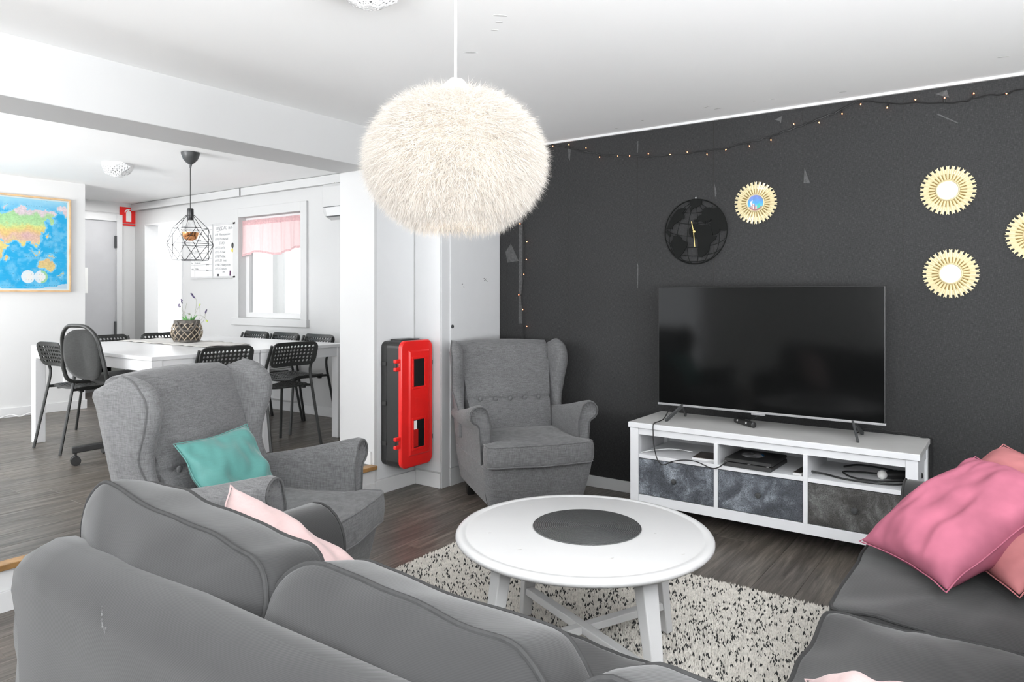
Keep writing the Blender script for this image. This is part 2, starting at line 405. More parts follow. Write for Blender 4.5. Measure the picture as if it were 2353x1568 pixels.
for k, (x, y, l, w, r) in enumerate([(2.212, 1.637, .055, .02, .5), (2.261, 1.68, .03, .014, .5), (2.32, 1.745, .035, .012, .6), (2.47, 1.995, .06, .014, .35)]):
    g = G(); pts = [(l/2*cos(t)*(1+.12*sin(3*t+k)), w/2*sin(t)*(1+.2*cos(2*t+k))) for t in np.linspace(0, 2*pi, 18, endpoint=False)]
    g.prism(pts, -.0006, .001); g.obj('scuff_mark', 'scuff', ceiling, loc=(x, y, ZC), rot=(0, 0, r-1.3))
rnd = random.Random(2)
for k in range(10):
    l, w = rnd.uniform(.01, .05), rnd.uniform(.004, .012); y = rnd.uniform(-.1, 2.7); x = rnd.uniform(3.9, 4.24)
    g = G(); g.prism([(l/2*cos(t)*(1+.3*sin(5*t+k)), w/2*sin(t)) for t in np.linspace(0, 2*pi, 12, endpoint=False)], -.0006, .001)
    g.obj('scrape_mark', 'tarnish', ceiling, loc=(x, y, ZC), rot=(0, 0, pi/2+rnd.uniform(-.3, .3)))
beam = slab('wall_header', [((-2.1, 3.417, 2.136), (4.28, 3.75, ZC+.02))], 'dimwall', .004)
wd = slab('wall_right', [((4.268, -2.3, -.1), (4.4, 3.3, ZC+.05))], 'joint')
seams = [3.10, 2.567, 2.038, 1.526, 1.004, .499, -.02, -.54, -1.06, -1.58, -2.1]
for a_, b_ in zip(seams[:-1], seams[1:]):
    g = G(); g.box((4.2665, b_+.0012, .0), (4.2705, a_-.0012, ZC-.004)); g.obj('wallpaper_strip', 'wallpaper', wd)
g = G(); g.box((4.2665, seams[0]+.001, 0), (4.2705, 3.18, ZC-.004)); g.obj('wallpaper_strip', 'wallpaper', wd)
def patch(pts, name='torn_patch', mat='scrap'):
    g = G(); g.prism([(p[0], p[1]) for p in pts], 0, .0008, Matrix(((0, 0, -1, 4.2665), (1, 0, 0, 0), (0, 1, 0, 0), (0, 0, 0, 1)))); return g.obj(name, mat, wd)
patch([(.995, 2.035), (.965, 1.945), (1.0, 1.95)]); patch([(.35, 2.352), (.30, 2.365), (.29, 2.325), (.315, 2.335)])
patch([(1.16, 2.335), (1.12, 2.35), (1.125, 2.31), (1.135, 2.325)]); patch([(1.523, 2.0), (1.51, 1.96), (1.506, 1.93), (1.517, 1.91), (1.519, 1.96)])
patch([(.34, 2.25), (.25, 2.19), (.252, 2.186), (.345, 2.245)]); patch([(3.11, 1.63), (3.06, 1.69), (2.99, 1.56), (3.09, 1.55)])
patch([(2.985, 1.86), (2.955, 1.86), (2.957, 1.10), (2.99, 1.10)], 'tape_residue'); patch([(2.567, 2.34), (2.545, 2.335), (2.552, 2.25), (2.566, 2.27)])
patch([(2.040, 2.32), (2.030, 2.32), (2.032, 2.25), (2.039, 2.24)]); patch([(2.039, 1.53), (2.030, 1.50), (2.033, 1.36), (2.038, 1.35)])
struct(slab('baseboard_right', [((4.252, -2.3, 0), (4.268, 3.17, .075))], 'trim', .003))
slab('trim_1', [((4.25, -2.3, ZC-.014), (4.268, 3.18, ZC))], 'trim')
wc = slab('wall_corner', [((3.622, 3.175, -.05), (4.4, 3.75, ZC)), ((3.235, 3.417, -.05), (4.4, 3.75, 2.137))], 'dimwall', .002)
g = G(); g.box((3.70, 3.160, .125), (4.262, 3.176, 2.33)); cup = g.obj('cupboard_door', 'panel', wc, bevel=.002)
g = G(); g.lathe([(.013, 0), (.013, .004), (.009, .006), (.009, .002), (.0001, .002)], 16, Matrix.Translation((3.716, 3.160, 1.093)) @ Matrix.Rotation(R(90), 4, 'X')); g.obj('lock', 'darkgrey', cup, smooth=True)
for x_, z_, r_, l_ in ((4.085, 1.421, .5, .03), (4.10, 1.412, -.4, .022), (4.075, 1.43, .1, .018), (3.824, 1.385, .3, .014), (3.84, 1.365, -.8, .012)):
    g = G(); g.bar((x_-l_/2*cos(r_), 3.1597, z_-l_/2*sin(r_)), (x_+l_/2*cos(r_), 3.1597, z_+l_/2*sin(r_)), .0035, .0008, (0, 1, 0)); g.obj('scratch_mark', 'darkgrey', cup)
g = G(); g.box((3.70, 3.162, .0), (4.262, 3.176, .122)); g.obj('plinth_panel', 'panel', wc, bevel=.002)
g = G(); g.box((3.617, 3.17, 0), (3.70, 3.176, 2.36)); g.obj('cupboard_stile', 'panel', wc, bevel=.002)
g = G(); g.box((3.612, 3.18, .11), (3.6225, 3.41, 2.395)); g.obj('side_panel', 'panel', wc, bevel=.002)
g = G(); g.box((3.26, 3.4155, .1), (3.605, 3.4175, 2.13)); g.obj('wall_panel', 'panel', wc)
slab('baseboard_corner', [((3.24, 3.404, 0), (3.612, 3.417, .095)), ((3.61, 3.18, 0), (3.622, 3.404, .10)), ((3.222, 3.44, FD), (3.235, 3.75, FD+.085))], 'trim', .002)
slab('wall_step', [((-2.1, 3.414, -.05), (3.236, 3.44, FD-.022))], 'trim')
slab('baseboard_step', [((-2.1, 3.40, 0), (3.236, 3.414, .085))], 'trim', .002)
nos = slab('trim_2', [((-2.1, 3.385, FD-.024), (3.234, 3.45, FD+.001))], 'oak', .003)
# dining room walls
HW = 8.62
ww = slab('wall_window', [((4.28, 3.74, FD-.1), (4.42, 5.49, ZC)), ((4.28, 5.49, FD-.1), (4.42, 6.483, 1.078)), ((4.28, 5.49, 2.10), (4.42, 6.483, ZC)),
                 ((4.28, 6.483, FD-.1), (4.42, 7.567, ZC)), ((4.28, 7.567, 2.13), (4.42, 8.37, ZC)), ((4.28, 8.37, FD-.1), (4.42, 8.75, ZC))], 'dimwall')
slab('wall_map', [((-2.1, 7.44, FD-.1), (3.215, 7.56, ZC))], 'wall')
slab('wall_back', [((-2.1, HW, FD-.1), (4.42, HW+.13, ZC))], 'wall')
slab('baseboard_map', [((-2.1, 7.427, FD), (3.228, 7.44, FD+.085)), ((3.215, 7.44, FD), (3.228, 7.57, FD+.085))], 'trim', .002)
slab('baseboard_window', [((4.267, 3.74, FD), (4.28, 7.567, FD+.085))], 'trim', .002)
slab('baseboard_back', [((3.0, HW-.013, FD), (3.4, HW, FD+.085)), ((4.12, HW-.013, FD), (4.28, HW, FD+.085))], 'trim', .002)
# unseen walls behind the camera; openings invented and sized to let fill light in
slab('wall_rear', [((-2.2, -2.3, -.1), (-2.05, 3.75, .04)), ((-2.2, 3.75, -.1), (-2.05, 8.75, .30)), ((-2.2, -2.3, 2.3), (-2.05, 8.75, ZC)), ((-2.2, -2.3, .04), (-2.05, -1.85, 2.3)),
                   ((-2.2, 1.15, .04), (-2.05, 3.75, 2.3)), ((-2.2, 7.05, .3), (-2.05, 8.75, 2.3))], 'wall')
slab('wall_left', [((-2.1, -2.4, -.1), (4.4, -2.25, .04)), ((-2.1, -2.4, 2.3), (4.4, -2.25, ZC)), ((-2.1, -2.4, .04), (-1.95, -2.25, 2.3)), ((1.65, -2.4, .04), (4.4, -2.25, 2.3))], 'wall')
for nm, bx in (('added_window_2', [((-2.14, y-.03, .04), (-2.08, y+.03, 2.3)) for y in (-1.82, -.35, 1.12)]), ('added_window_3', [((x-.03, -2.34, .04), (x+.03, -2.28, 2.3)) for x in (-1.92, -.15, 1.62)]),
               ('added_window_4', [((-2.14, y-.03, .3), (-2.08, y+.03, 2.3)) for y in (3.78, 5.4, 7.02)])):
    slab(nm, bx, 'trim')  # frames of the invented openings, out of view
# conduit box under the dining ceiling
cd = slab('trim_3', [((4.225, 3.74, ZC-.085), (4.28, HW-.02, ZC-.006))], 'dimwall', .003)
g = G(); g.box((4.222, 6.39, ZC-.083), (4.2255, 6.405, ZC-.008)); g.obj('conduit_joint', 'black', cd)
# far door
d1 = slab('door_1', [((3.40, HW-.03, FD), (4.05, HW, 2.17))], 'doorgrey')
g = G(); g.box((4.05, HW-.05, FD), (4.115, HW+.01, 2.25)); g.box((3.3, HW-.05, 2.17), (4.05, HW+.01, 2.25)); g.obj('door_frame', 'trim', d1, bevel=.003)
g = G(); g.box((4.03, HW-.055, 1.86), (4.05, HW-.03, 2.0)); g.obj('door_closer', 'darkgrey', d1)
g = G(); g.box((4.03, HW-.05, .82), (4.048, HW-.03, 1.0)); g.obj('hinge', 'darkgrey', d1)
g = G(); g.box((3.60, HW-.034, 1.33), (3.74, HW-.03, 1.62)); g.obj('notice_paper', 'paper', d1)
g = G(); g.box((3.3, HW-.012, 2.27), (4.1, HW, 2.275)); g.obj('head_trim', 'trim', d1)
# doorway into the bright hall and the hall itself
dw = slab('door_2', [((4.27, 7.555, FD), (4.43, 7.575, 2.1249)), ((4.27, 8.362, FD), (4.43, 8.38, 2.1249)), ((4.27, 7.555, 2.125), (4.43, 8.38, 2.14))], 'trim')
slab('wall_hall', [((5.55, 5.0, FD-.1), (5.63, 6.15, ZC)), ((5.55, 8.66, FD-.1), (7.6, 8.75, ZC)), ((4.42, 4.9, FD-.1), (7.6, 5.0, ZC)), ((7.5, 5.0, FD-.1), (7.6, 8.75, .5)), ((7.5, 5.0, 2.2), (7.6, 8.75, ZC))], 'gallery')
slab('trim_4', [((4.9, 6.72, FD), (4.98, 6.80, ZC)), ((5.25, 7.05, FD), (5.45, 7.2, ZC))], 'gallery')
hd = slab('door_3', [((5.50, 5.62, FD), (5.55, 6.12, 2.2))], 'gallery', .003)
g = G(); g.box((5.49, 5.64, 1.55), (5.50, 5.67, 1.8)); g.obj('door_handle', 'silver', hd)
# window in the dining wall: frame, sill, panes
w1 = slab('window_1', [((4.258, 5.40, 1.02), (4.28, 5.49, 2.19)), ((4.258, 6.483, 1.02), (4.28, 6.575, 2.19)), ((4.258, 5.49, 2.10), (4.28, 6.483, 2.19))], 'dimwall', .003)
g = G(); g.box((4.245, 5.385, 1.005), (4.29, 6.59, 1.078)); g.obj('window_sill', 'dimwall', w1, bevel=.003)
g = G()
for lo, hi in [((4.35, 5.49, 1.078), (4.40, 5.54, 2.1)), ((4.35, 6.433, 1.078), (4.40, 6.483, 2.1)), ((4.35, 5.54, 1.078), (4.40, 6.433, 1.13)), ((4.35, 5.54, 2.05), (4.40, 6.433, 2.1))]: g.box(lo, hi)
g.obj('sash', 'trim', w1, bevel=.003)
g = G(); g.box((4.372, 5.53, 1.12), (4.378, 6.44, 2.06)); g.obj('pane', 'glass', w1)

# ------------------------------------------------------------------ dining room things
# wall map
mp = thing('wall_map_picture', 'large colourful world map in a thin oak frame on the white wall', 'map', (2.42, 7.432, 1.35))
g = G()
for lo, hi in [((-.655, -.028, -.012), (.655, .006, .004)), ((-.655, -.028, .858), (.655, .006, .874)), ((-.655, -.028, .004), (-.639, .006, .858)), ((.639, -.028, .004), (.655, .006, .858))]: g.box(lo, hi)
g.obj('frame', 'frameoak', mp, bevel=.002)
POLY = {'eur': [(-200,980),(-180,900),(-100,850),(-50,760),(60,770),(130,740),(200,700),(250,650),(290,660),(330,700),(400,690),(470,690),(560,690),(640,700),(680,720),(650,740),(620,770),(640,800),(630,850),(610,860),(600,800),(560,790),(520,830),(540,900),(530,960),(490,950),(480,1010),(490,1060),(450,1100),(420,1080),(440,1140),(400,1120),(350,1060),(310,1080),(270,1145),(240,1090),(200,1060),(150,1060),(160,1080),(70,1115),(10,1020),(-10,1000),(-100,980)],
 'afr': [(-130,1000),(-20,1010),(20,1060),(60,1120),(120,1130),(60,1190),(40,1250),(0,1330),(-60,1400),(-100,1340),(-110,1220),(-150,1170),(-230,1150),(-240,1060),(-190,1000)],
 'mad': [(90,1250),(110,1260),(90,1310),(72,1300)], 'aus': [(460,1310),(500,1285),(545,1285),(570,1275),(600,1290),(620,1300),(660,1350),(640,1400),(600,1425),(560,1400),(500,1380),(455,1385)],
 'nz': [(760,1425),(740,1460),(700,1490),(690,1485),(730,1450)], 'sum': [(370,1170),(440,1230),(430,1240),(365,1180)], 'bor': [(450,1190),(480,1175),(485,1200),(455,1215)],
 'png': [(580,1225),(650,1250),(640,1260),(570,1235)], 'jap': [(550,1000),(580,960),(575,1010),(540,1015)], 'ala': [(680,640),(740,620),(790,640),(815,660),(830,790),(770,720),(740,690),(690,680)],
 'arc': [(60,680),(100,660),(70,720)], 'sam': [(-560,1150),(-480,1160),(-390,1250),(-430,1350),(-500,1480),(-540,1520),(-560,1380),(-610,1240)],
 'nam': [(-900,700),(-700,680),(-520,760),(-500,850),(-560,900),(-640,1000),(-700,1020),(-620,1100),(-580,1130),(-720,1060),(-800,950),(-830,850)], 'grl': [(-420,600),(-300,600),(-330,720),(-400,760)]}
def inside(px, py, poly):
    r = np.zeros(px.shape, bool); n = len(poly)
    for i in range(n):
        x0, y0 = poly[i]; x1, y1 = poly[i-1]
        if y0 == y1: continue
        r ^= ((y0 > py) != (y1 > py)) & (px < (x1-x0)*(py-y0)/(y1-y0)+x0)
    return r
def vnoise(x, y, f, seed):
    rs = np.random.RandomState(seed); t = rs.rand(64, 64)
    X, Y = x*f, y*f; i, j = np.floor(X).astype(int), np.floor(Y).astype(int); u, v = X-i, Y-j
    u, v = u*u*(3-2*u), v*v*(3-2*v); A = lambda a, b: t[a % 64, b % 64]
    return (A(i, j)*(1-u)+A(i+1, j)*u)*(1-v)+(A(i, j+1)*(1-u)+A(i+1, j+1)*u)*v
def printed(name, parent, w, h, nx, ny, fn, T):
    xs, ys = np.meshgrid(np.linspace(0, 1, nx), np.linspace(0, 1, ny))
    vs = np.stack([(xs-.5).ravel()*w, np.zeros(nx*ny), ys.ravel()*h], 1)
    idx = np.arange(nx*ny).reshape(ny, nx); fs = np.stack([idx[:-1, :-1], idx[:-1, 1:], idx[1:, 1:], idx[1:, :-1]], -1).reshape(-1, 4)
    me = bpy.data.meshes.new(name); me.from_pydata(vs.tolist(), [], fs.tolist()); me.materials.append(M['print'])
    ca = me.color_attributes.new('print', 'FLOAT_COLOR', 'POINT'); col = np.ones((nx*ny, 4), np.float32); col[:, :3] = fn(xs.ravel(), ys.ravel())
    ca.data.foreach_set('color', col.ravel()); o = bpy.data.objects.new(name, me); COL.objects.link(o); o.parent = parent; o.matrix_local = T; return o
def mapcol(u, v):
    # map sheet coordinates -> drawing coordinates (the right edge of the sheet is x=815, top 560, bottom 1650)
    X = 822-(1-u)*1815; Y = 1655-v*1105
    jx = X+14*(vnoise(X, Y, .05, 1)-.5)*2; jy = Y+14*(vnoise(X, Y, .05, 2)-.5)*2
    n = .55*vnoise(X, Y, .012, 3)+.3*vnoise(X, Y, .03, 6)+.15*vnoise(X, Y, .08, 8); n2 = vnoise(X, Y, .09, 4)
    deep = np.array([.010, .42, .78]); shelf = np.array([.30, .68, .88]); arct = np.array([.42, .76, .92])
    c = deep+(shelf-deep)*np.clip((n-.42)*1.6, 0, .45)[:, None]
    c = c+(arct-c)*np.clip((740-Y)/160, 0, 1)[:, None]*.8
    near = np.zeros(len(X), bool)
    for p in POLY.values():
        for dx, dy in ((22, 0), (-22, 0), (0, 22), (0, -22)): near |= inside(jx+dx, jy+dy, p)
    c[near] = c[near]*.35+shelf*.65
    land = np.zeros(len(X), bool)
    for p in POLY.values(): land |= inside(jx, jy, p)
    ys = [640, 720, 770, 850, 900, 960, 1030, 1100, 1300, 1450]
    cols = np.array([[.78,.66,.70],[.74,.62,.66],[.40,.70,.34],[.45,.74,.36],[.74,.72,.24],[.80,.55,.22],[.74,.50,.40],[.78,.68,.24],[.74,.52,.24],[.70,.62,.25]])
    yy = Y+70*(n-.5)*2
    lc = np.stack([np.interp(yy, ys, cols[:, k]) for k in range(3)], 1)
    tib = np.exp(-((X-310)/85)**2-((Y-1000)/42)**2)[:, None]; lc = lc*(1-tib)+np.array([.70, .45, .45])*tib
    lc *= (.86+.28*n2)[:, None]
    c[land] = lc[land]
    for cx in (335, 487):
        d = np.hypot(X-cx, Y-1493); m = d < 78; c[m] = np.array([.74, .82, .86])
        m2 = (np.hypot(X-cx-5, Y-1495) < 48) & (n2 > .35); c[m2] = np.array([.84, .83, .80])
        if cx > 400: m3 = (d < 78) & (d > 52) & (X > cx); c[m3] = np.array([.35, .66, .38])
    ice = Y > 1618+35*(n-.5)*2+30*np.sin(X*.006); c[ice] = c[ice]*.3+np.array([.72, .78, .80])*.7
    for gy in range(620, 1640, 110):
        m = (np.abs(Y-gy) < 1.6) & ~land; c[m] = c[m]*.9+.06
    dots = (np.abs(((X/30) % 1)-.5) < .16) & (np.abs(((Y/68) % 1)-.5) < .05) & ~land & (n > .55); c[dots] *= .55
    edge = (u > .988) | (u < .012) | (v > .985) | (v < .015); c[edge] = np.array([.72, .82, .84])
    return np.clip(c*.72, 0, 1)
printed('map_sheet', mp, 1.28, .856, 420, 280, mapcol, Matrix.Translation((0, -.012, .003)))
# fire extinguisher sign
sg = thing('fire_extinguisher_sign', 'red square sign with white fire extinguisher symbol high in the far corner', 'sign', (4.195, HW-.012, 2.16))
g = G(); g.box((-.095, -.004, -.0), (.095, .004, .19)); g.obj('sign_plate', 'red', sg)
g = G(); TS = Matrix(((1, 0, 0, 0), (0, 0, -1, -.0042), (0, 1, 0, 0), (0, 0, 0, 1)))
g.prism([(-.024, .02), (.036, .02), (.036, .125), (.024, .148), (-.012, .148), (-.024, .125)], 0, .0012, TS)
g.prism([(-.004, .148), (.014, .148), (.016, .158), (-.004, .158)], 0, .0012, TS)
g.prism([(-.042, .128), (-.034, .150), (-.014, .166), (.024, .172), (.026, .164), (-.006, .155), (-.022, .146), (-.032, .126)], 0, .0012, TS)
g.obj('extinguisher_symbol', 'paper', sg)
g = G(); g.box((-.084, -.004, -.028), (.084, .003, -.008)); st = g.obj('caption_strip', 'red', sg)
# whiteboards
TW = lambda y, z: Matrix(((0, 0, -1, 0), (-1, 0, 0, y), (0, 1, 0, z), (0, 0, 0, 1)))   # text on a wall that faces -x
def wboard(label, y0, y1):
    t = thing('whiteboard', label, 'whiteboard', (4.262, (y0+y1)/2, 1.485)); w = (y1-y0)/2; h = .575
    g = G(); g.box((0, -w+.008, .008), (.014, w-.008, h-.008)); g.obj('writing_surface', 'board', t)
    g = G()
    for lo, hi in [((-.004, -w, 0), (.016, w, .022)), ((-.004, -w, h-.022), (.016, w, h)), ((-.0035, -w+.0005, .0222), (.016, -w+.012, h-.0222)), ((-.0035, w-.012, .0222), (.016, w-.0005, h-.0222))]: g.box(lo, hi)
    g.obj('frame', 'alu', t, bevel=.002); return t
wb1 = wboard('whiteboard with a ruled weekly table, left of the two boards', 6.941, 7.37)
wb2 = wboard('whiteboard with a handwritten schedule beside the window', 6.531, 6.935)
for s_, (tx, dy, z, sz) in enumerate([('ONSDAG 16/6', .15, .505, .052), ('kl 9  Morgonmöte', .165, .445, .040), ('kl 10 Promenad', .165, .398, .040), ('STÄD', .09, .352, .042), ('kl 12 Lunch', .165, .306, .040),
        ('kl 13-15 Bak', .165, .262, .040), ('kl 18 Middag', .165, .216, .040), ('kl 19-20 Tvätt', .165, .172, .040), ('kl 20 Ordningsmöte', .165, .128, .038), ('kl 22 Godnatt', .165, .086, .040), ('om', .03, .056, .036)]):
    text('handwriting', tx, sz, TW(dy, z) @ Matrix.Translation((0, 0, .001)), 'ink', wb2, shear=.15).scale = (.92, 1, 1)
g = G(); g.bar((-.001, .15, .487), (-.001, .02, .505), .0015, .004, (1, 0, 0)); g.obj('underline', 'ink', wb2)
for nm, mt, y, z, a_, b_ in (('magnet', 'black', -.155, .335, .020, .030), ('magnet', 'yellow', -.150, .285, .014, .021)):
    g = G(); g.ball((-.004, y, z), 1, 14, 6, (.008, a_, b_)); g.obj(nm, mt, wb2, smooth=True)
g = G(); g.tube([(-.008, -.115, .024), (-.006, -.116, .075)], .006, 8); g.obj('marker_pen', plain('purple_pen', (.10, .03, .09)), wb2, smooth=True)
g = G(); g.box((-.01, .09, .022), (0, .115, .045)); g.obj('magnet_clip', 'ink', wb2)
for k in range(8):
    z = .52-k*.062
    g = G(); g.box((-.001, -.2, z-.001), (0, .2, z+.001)); g.obj('ruled_line', 'ink', wb1)
g = G(); g.box((-.001, .128, .02), (0, .131, .52)); g.obj('ruled_line', 'ink', wb1)
for k, (d, a_, b_) in enumerate([('mån', 'Laga Middag', 'Sara'), ('tis', 'Lena Diska', 'Jonas'), ('ons', 'Anna', 'Sara'), ('tors', 'Frukost', 'Ali'), ('fre', 'Lunch', 'Jens'), ('lör', 'Städa kök', 'Jonas'), ('sön', 'Diska', 'Sara')]):
    z = .47-k*.062
    text('handwriting', d, .028, TW(.195, z) @ Matrix.Translation((0, 0, .001)), 'ink', wb1, shear=.15); text('handwriting', a_, .026, TW(.12, z) @ Matrix.Translation((0, 0, .001)), 'ink', wb1, shear=.15)
    text('handwriting', b_, .026, TW(-.09, z-.018) @ Matrix.Translation((0, 0, .001)), 'ink', wb1, shear=.2)
# curtain
ct = thing('cafe_curtain', 'short gathered pink curtain across the top of the window', 'curtain', (4.30, 5.985, 2.0))
def curt(z0, z1, nz, amp, freq, ext):
    g = G(); nx = 90; rows = []
    for j in range(nz+1):
        z = lerp(z1, z0, j/nz); f = j/nz; row = []
        for i in range(nx+1):
            u = i/nx; y = (u-.5)*.975; hem = .022*sin(u*9+1)*f*ext-.03*u*f*ext
            row.append((amp*(.4+f)*(sin(u*freq)+.5*sin(u*freq*2.3+1)), y, z+hem))
        rows.append(row)
    g.loft(rows, cap=False, closed=False); return g
curt(-.24, .02, 10, .010, 38, 1).obj('curtain_panel', 'sheer', ct, smooth=True)
curt(.018, .07, 4, .010, 70, 0).obj('gathered_heading', 'sheerdense', ct, smooth=True)
g = curt(-.262, -.24, 2, .0105, 38, 1)
for i, v in enumerate(g.v):
    u = v[1]/.975+.5; g.v[i] = (.014*(sin(u*38)+.5*sin(u*87.4+1))+0, v[1], v[2]+ (.022*sin(u*9+1)-.03*u)*(1-((i//91)/2)))
g.obj('hem', 'sheerdense', ct, smooth=True)
g = G(); g.tube([(.016, -.49, .045), (.016, .49, .045)], .004, 8); g.obj('curtain_rod', 'trim', ct)
# paper with green writing seen through the window
pn = thing('paper_notice', 'white paper with green writing pinned to the hall door behind the window', 'paper', (5.492, 6.02, 1.5))
g = G(); g.box((-.003, -.07, 0), (0, .07, .42)); g.obj('sheet', 'paper', pn)
text('green_writing', 'välkommen', .06, Matrix(((0, 0, -1, -.0035), (0, 1, 0, .0), (1, 0, 0, .04), (0, 0, 0, 1))) , 'greenink', pn)
# tall white fridge in the hall seen through the doorway
fr = thing('fridge', 'white upright fridge in the bright hall beyond the doorway', 'fridge', (5.6, 8.42, FD))
g = G(); g.box((-.3, -.20, .02), (.3, .22, 1.24)); g.obj('body', 'panel', fr, bevel=.01)
g = G(); g.box((-.33, -.20, .06), (-.302, .22, 1.22)); d_ = g.obj('door', 'trim', fr, bevel=.006); g = G(); g.box((-.345, -.17, .9), (-.33, -.15, 1.15)); g.obj('handle', 'alu', d_)
# radiator
rd = thing('panel_radiator', 'white wall radiator with a slotted grille below the window', 'radiator', (4.2, 5.93, .34))
g = G(); g.box((0, -.42, -.03), (.07, .42, .40)); g.obj('radiator_panel', 'grille', rd, bevel=.008)
for k in range(9):
    g = G(); g.box((-.004, -.38, .27+k*.0135), (.001, .38, .274+k*.0135)); g.obj('slat', 'darkgrey', rd)
g = G(); g.box((.0, .43, .0), (.06, .50, .4)); g.obj('bracket', 'grille', rd)
# air conditioner, partly behind the column
ac = thing('air_conditioner', 'white wall-mounted air conditioner high beside the column', 'air conditioner', (4.28, 4.56, 1.99))
prof = [(0, 0), (-.10, -.02), (-.17, .01), (-.20, .09), (-.20, .26), (-.18, .29), (0, .29)]
g = G(); g.loft([[(x, y, z) for x, z in prof] for y in (-.41, .41)]); g.obj('body', 'dimwall', ac, bevel=.012)
g = G(); g.loft([[(-.201, y, .085), (-.197, y, .088), (-.175, y, .012), (-.178, y, .006)] for y in (-.36, .36)]); g.obj('air_flap', 'trim', ac)
g = G(); g.box((-.204, -.40, .082), (-.198, .38, .087)); g.obj('flap_line', 'darkgrey', ac)
g = G(); g.box((-.18, -.37, .0), (-.165, .37, .009)); g.obj('outlet_slot', 'darkgrey', ac)
# wall vent and sockets on the map wall, radiator etc
vt = thing('wall_vent', 'small grey louvred vent on the white wall behind the left chairs', 'vent', (3.07, 7.43, .70))
g = G(); g.box((-.07, -.02, 0), (.07, .012, .16)); g.obj('casing', 'grille', vt, bevel=.004)
for k in range(7):
    g = G(); g.box((-.06+k*.019, -.024, .02), (-.052+k*.019, -.018, .14)); g.obj('louvre', 'darkgrey', vt)
so = thing('wall_socket', 'white double wall socket low on the map wall', 'socket', (3.06, 7.435, .45))
g = G(); g.box((-.04, -.02, 0), (.04, .006, .15)); g.obj('plate', 'trim', so, bevel=.004)
g = G(); g.box((-.02, -.035, .03), (.02, -.018, .07)); g.obj('plug', 'trim', so, bevel=.004)
# grey low cabinet seen beneath the table
lc = thing('low_cabinet', 'dark olive grey two door box seen under the dining table', 'cabinet', (3.95, 8.30, FD))
for s_ in (-1, 1):
    g = G(); g.box((min(s_*.005, s_*.17), -.18, .02), (max(s_*.005, s_*.17), .18, .42)); g.obj('door', 'bin', lc, bevel=.004)
g = G(); g.box((-.17, -.17, 0), (.17, .19, .43)); g.obj('body', 'bin', lc)
# loose cables
g = G(); g.tube(spline([(3.3, 3.765, 2.3), (3.28, 3.9, 2.37), (3.35, 4.0, 2.36), (3.5, 4.05, 2.385), (3.75, 4.05, 2.39)], 6), .004, 6)
tag(g.obj('ceiling_cable', 'cable', smooth=True), 'thin dark loose cable hanging under the dining ceiling behind the beam', 'cable')
g = G(); g.tube(spline([(4.21, 4.95, 2.31), (4.21, 4.85, 2.26), (4.21, 4.68, 2.24), (4.20, 4.60, 2.25), (4.21, 4.5, 2.29), (4.21, 4.42, 2.25)], 6), .003, 6)
tag(g.obj('wire_end', 'stem', smooth=True), 'loose thin wire end sticking out above the air conditioner', 'wire')
g = G(); g.tube(spline([(2.45, 7.35, FD+.01), (2.56, 7.38, FD+.03), (2.63, 7.36, FD+.01), (2.72, 7.38, FD+.025), (2.86, 7.39, FD+.01)], 6), .006, 6)
tag(g.obj('white_cable_bundle', 'whitecable', smooth=True), 'white tangle of cable lying along the skirting under the map', 'cable')

# dining tables
def dining_table(label, x0, x1):
    t = thing('dining_table', label, 'table', ((x0+x1)/2, 5.17, FD), 0, 'white dining tables pushed together')
    w, l = (x1-x0)/2-.002, .875
    g = G(); g.box((-w, -l, .705), (w, l, .73)); g.obj('tabletop', 'tablewhite', t, bevel=.003)
    g = G()
    for lo, hi in [((-w+.07, -l+.012, .635), (w-.07, -l+.03, .705)), ((-w+.07, l-.03, .635), (w-.07, l-.012, .705)), ((-w+.012, -l+.07, .635), (-w+.03, l-.07, .705)), ((w-.03, -l+.07, .635), (w-.012, l-.07, .705))]: g.box(lo, hi)
    g.obj('apron', 'tablewhite', t, bevel=.002)
    for sx in (-1, 1):
        for sy in (-1, 1):
            x, y = sx*(w-.037), sy*(l-.037); g = G(); g.box((x-.035, y-.035, 0), (x+.035, y+.035, .705)); g.obj('leg', 'tablewhite', t, bevel=.003)
    return t
dining_table('white dining table on the map side, left half of the joined pair', 2.23, 2.995)
dining_table('white dining table on the window side, right half of the joined pair', 2.997, 3.76)
g = G(); nx, ny = 60, 12; rows = []
for j in range(ny+1):
    rows.append([(2.86+.37*j/ny+.006*sin(i*.5), 4.76+1.25*i/nx, FD+.733+.0022*(1+sin(i*.9+j*.3))*(1+sin(j*.7))) for i in range(nx+1)])
g.loft(rows, cap=False, closed=False); tag(g.obj('table_runner', 'runner', smooth=True, solid=.0022), 'crumpled grey linen runner along the joined dining tables', 'table runner')
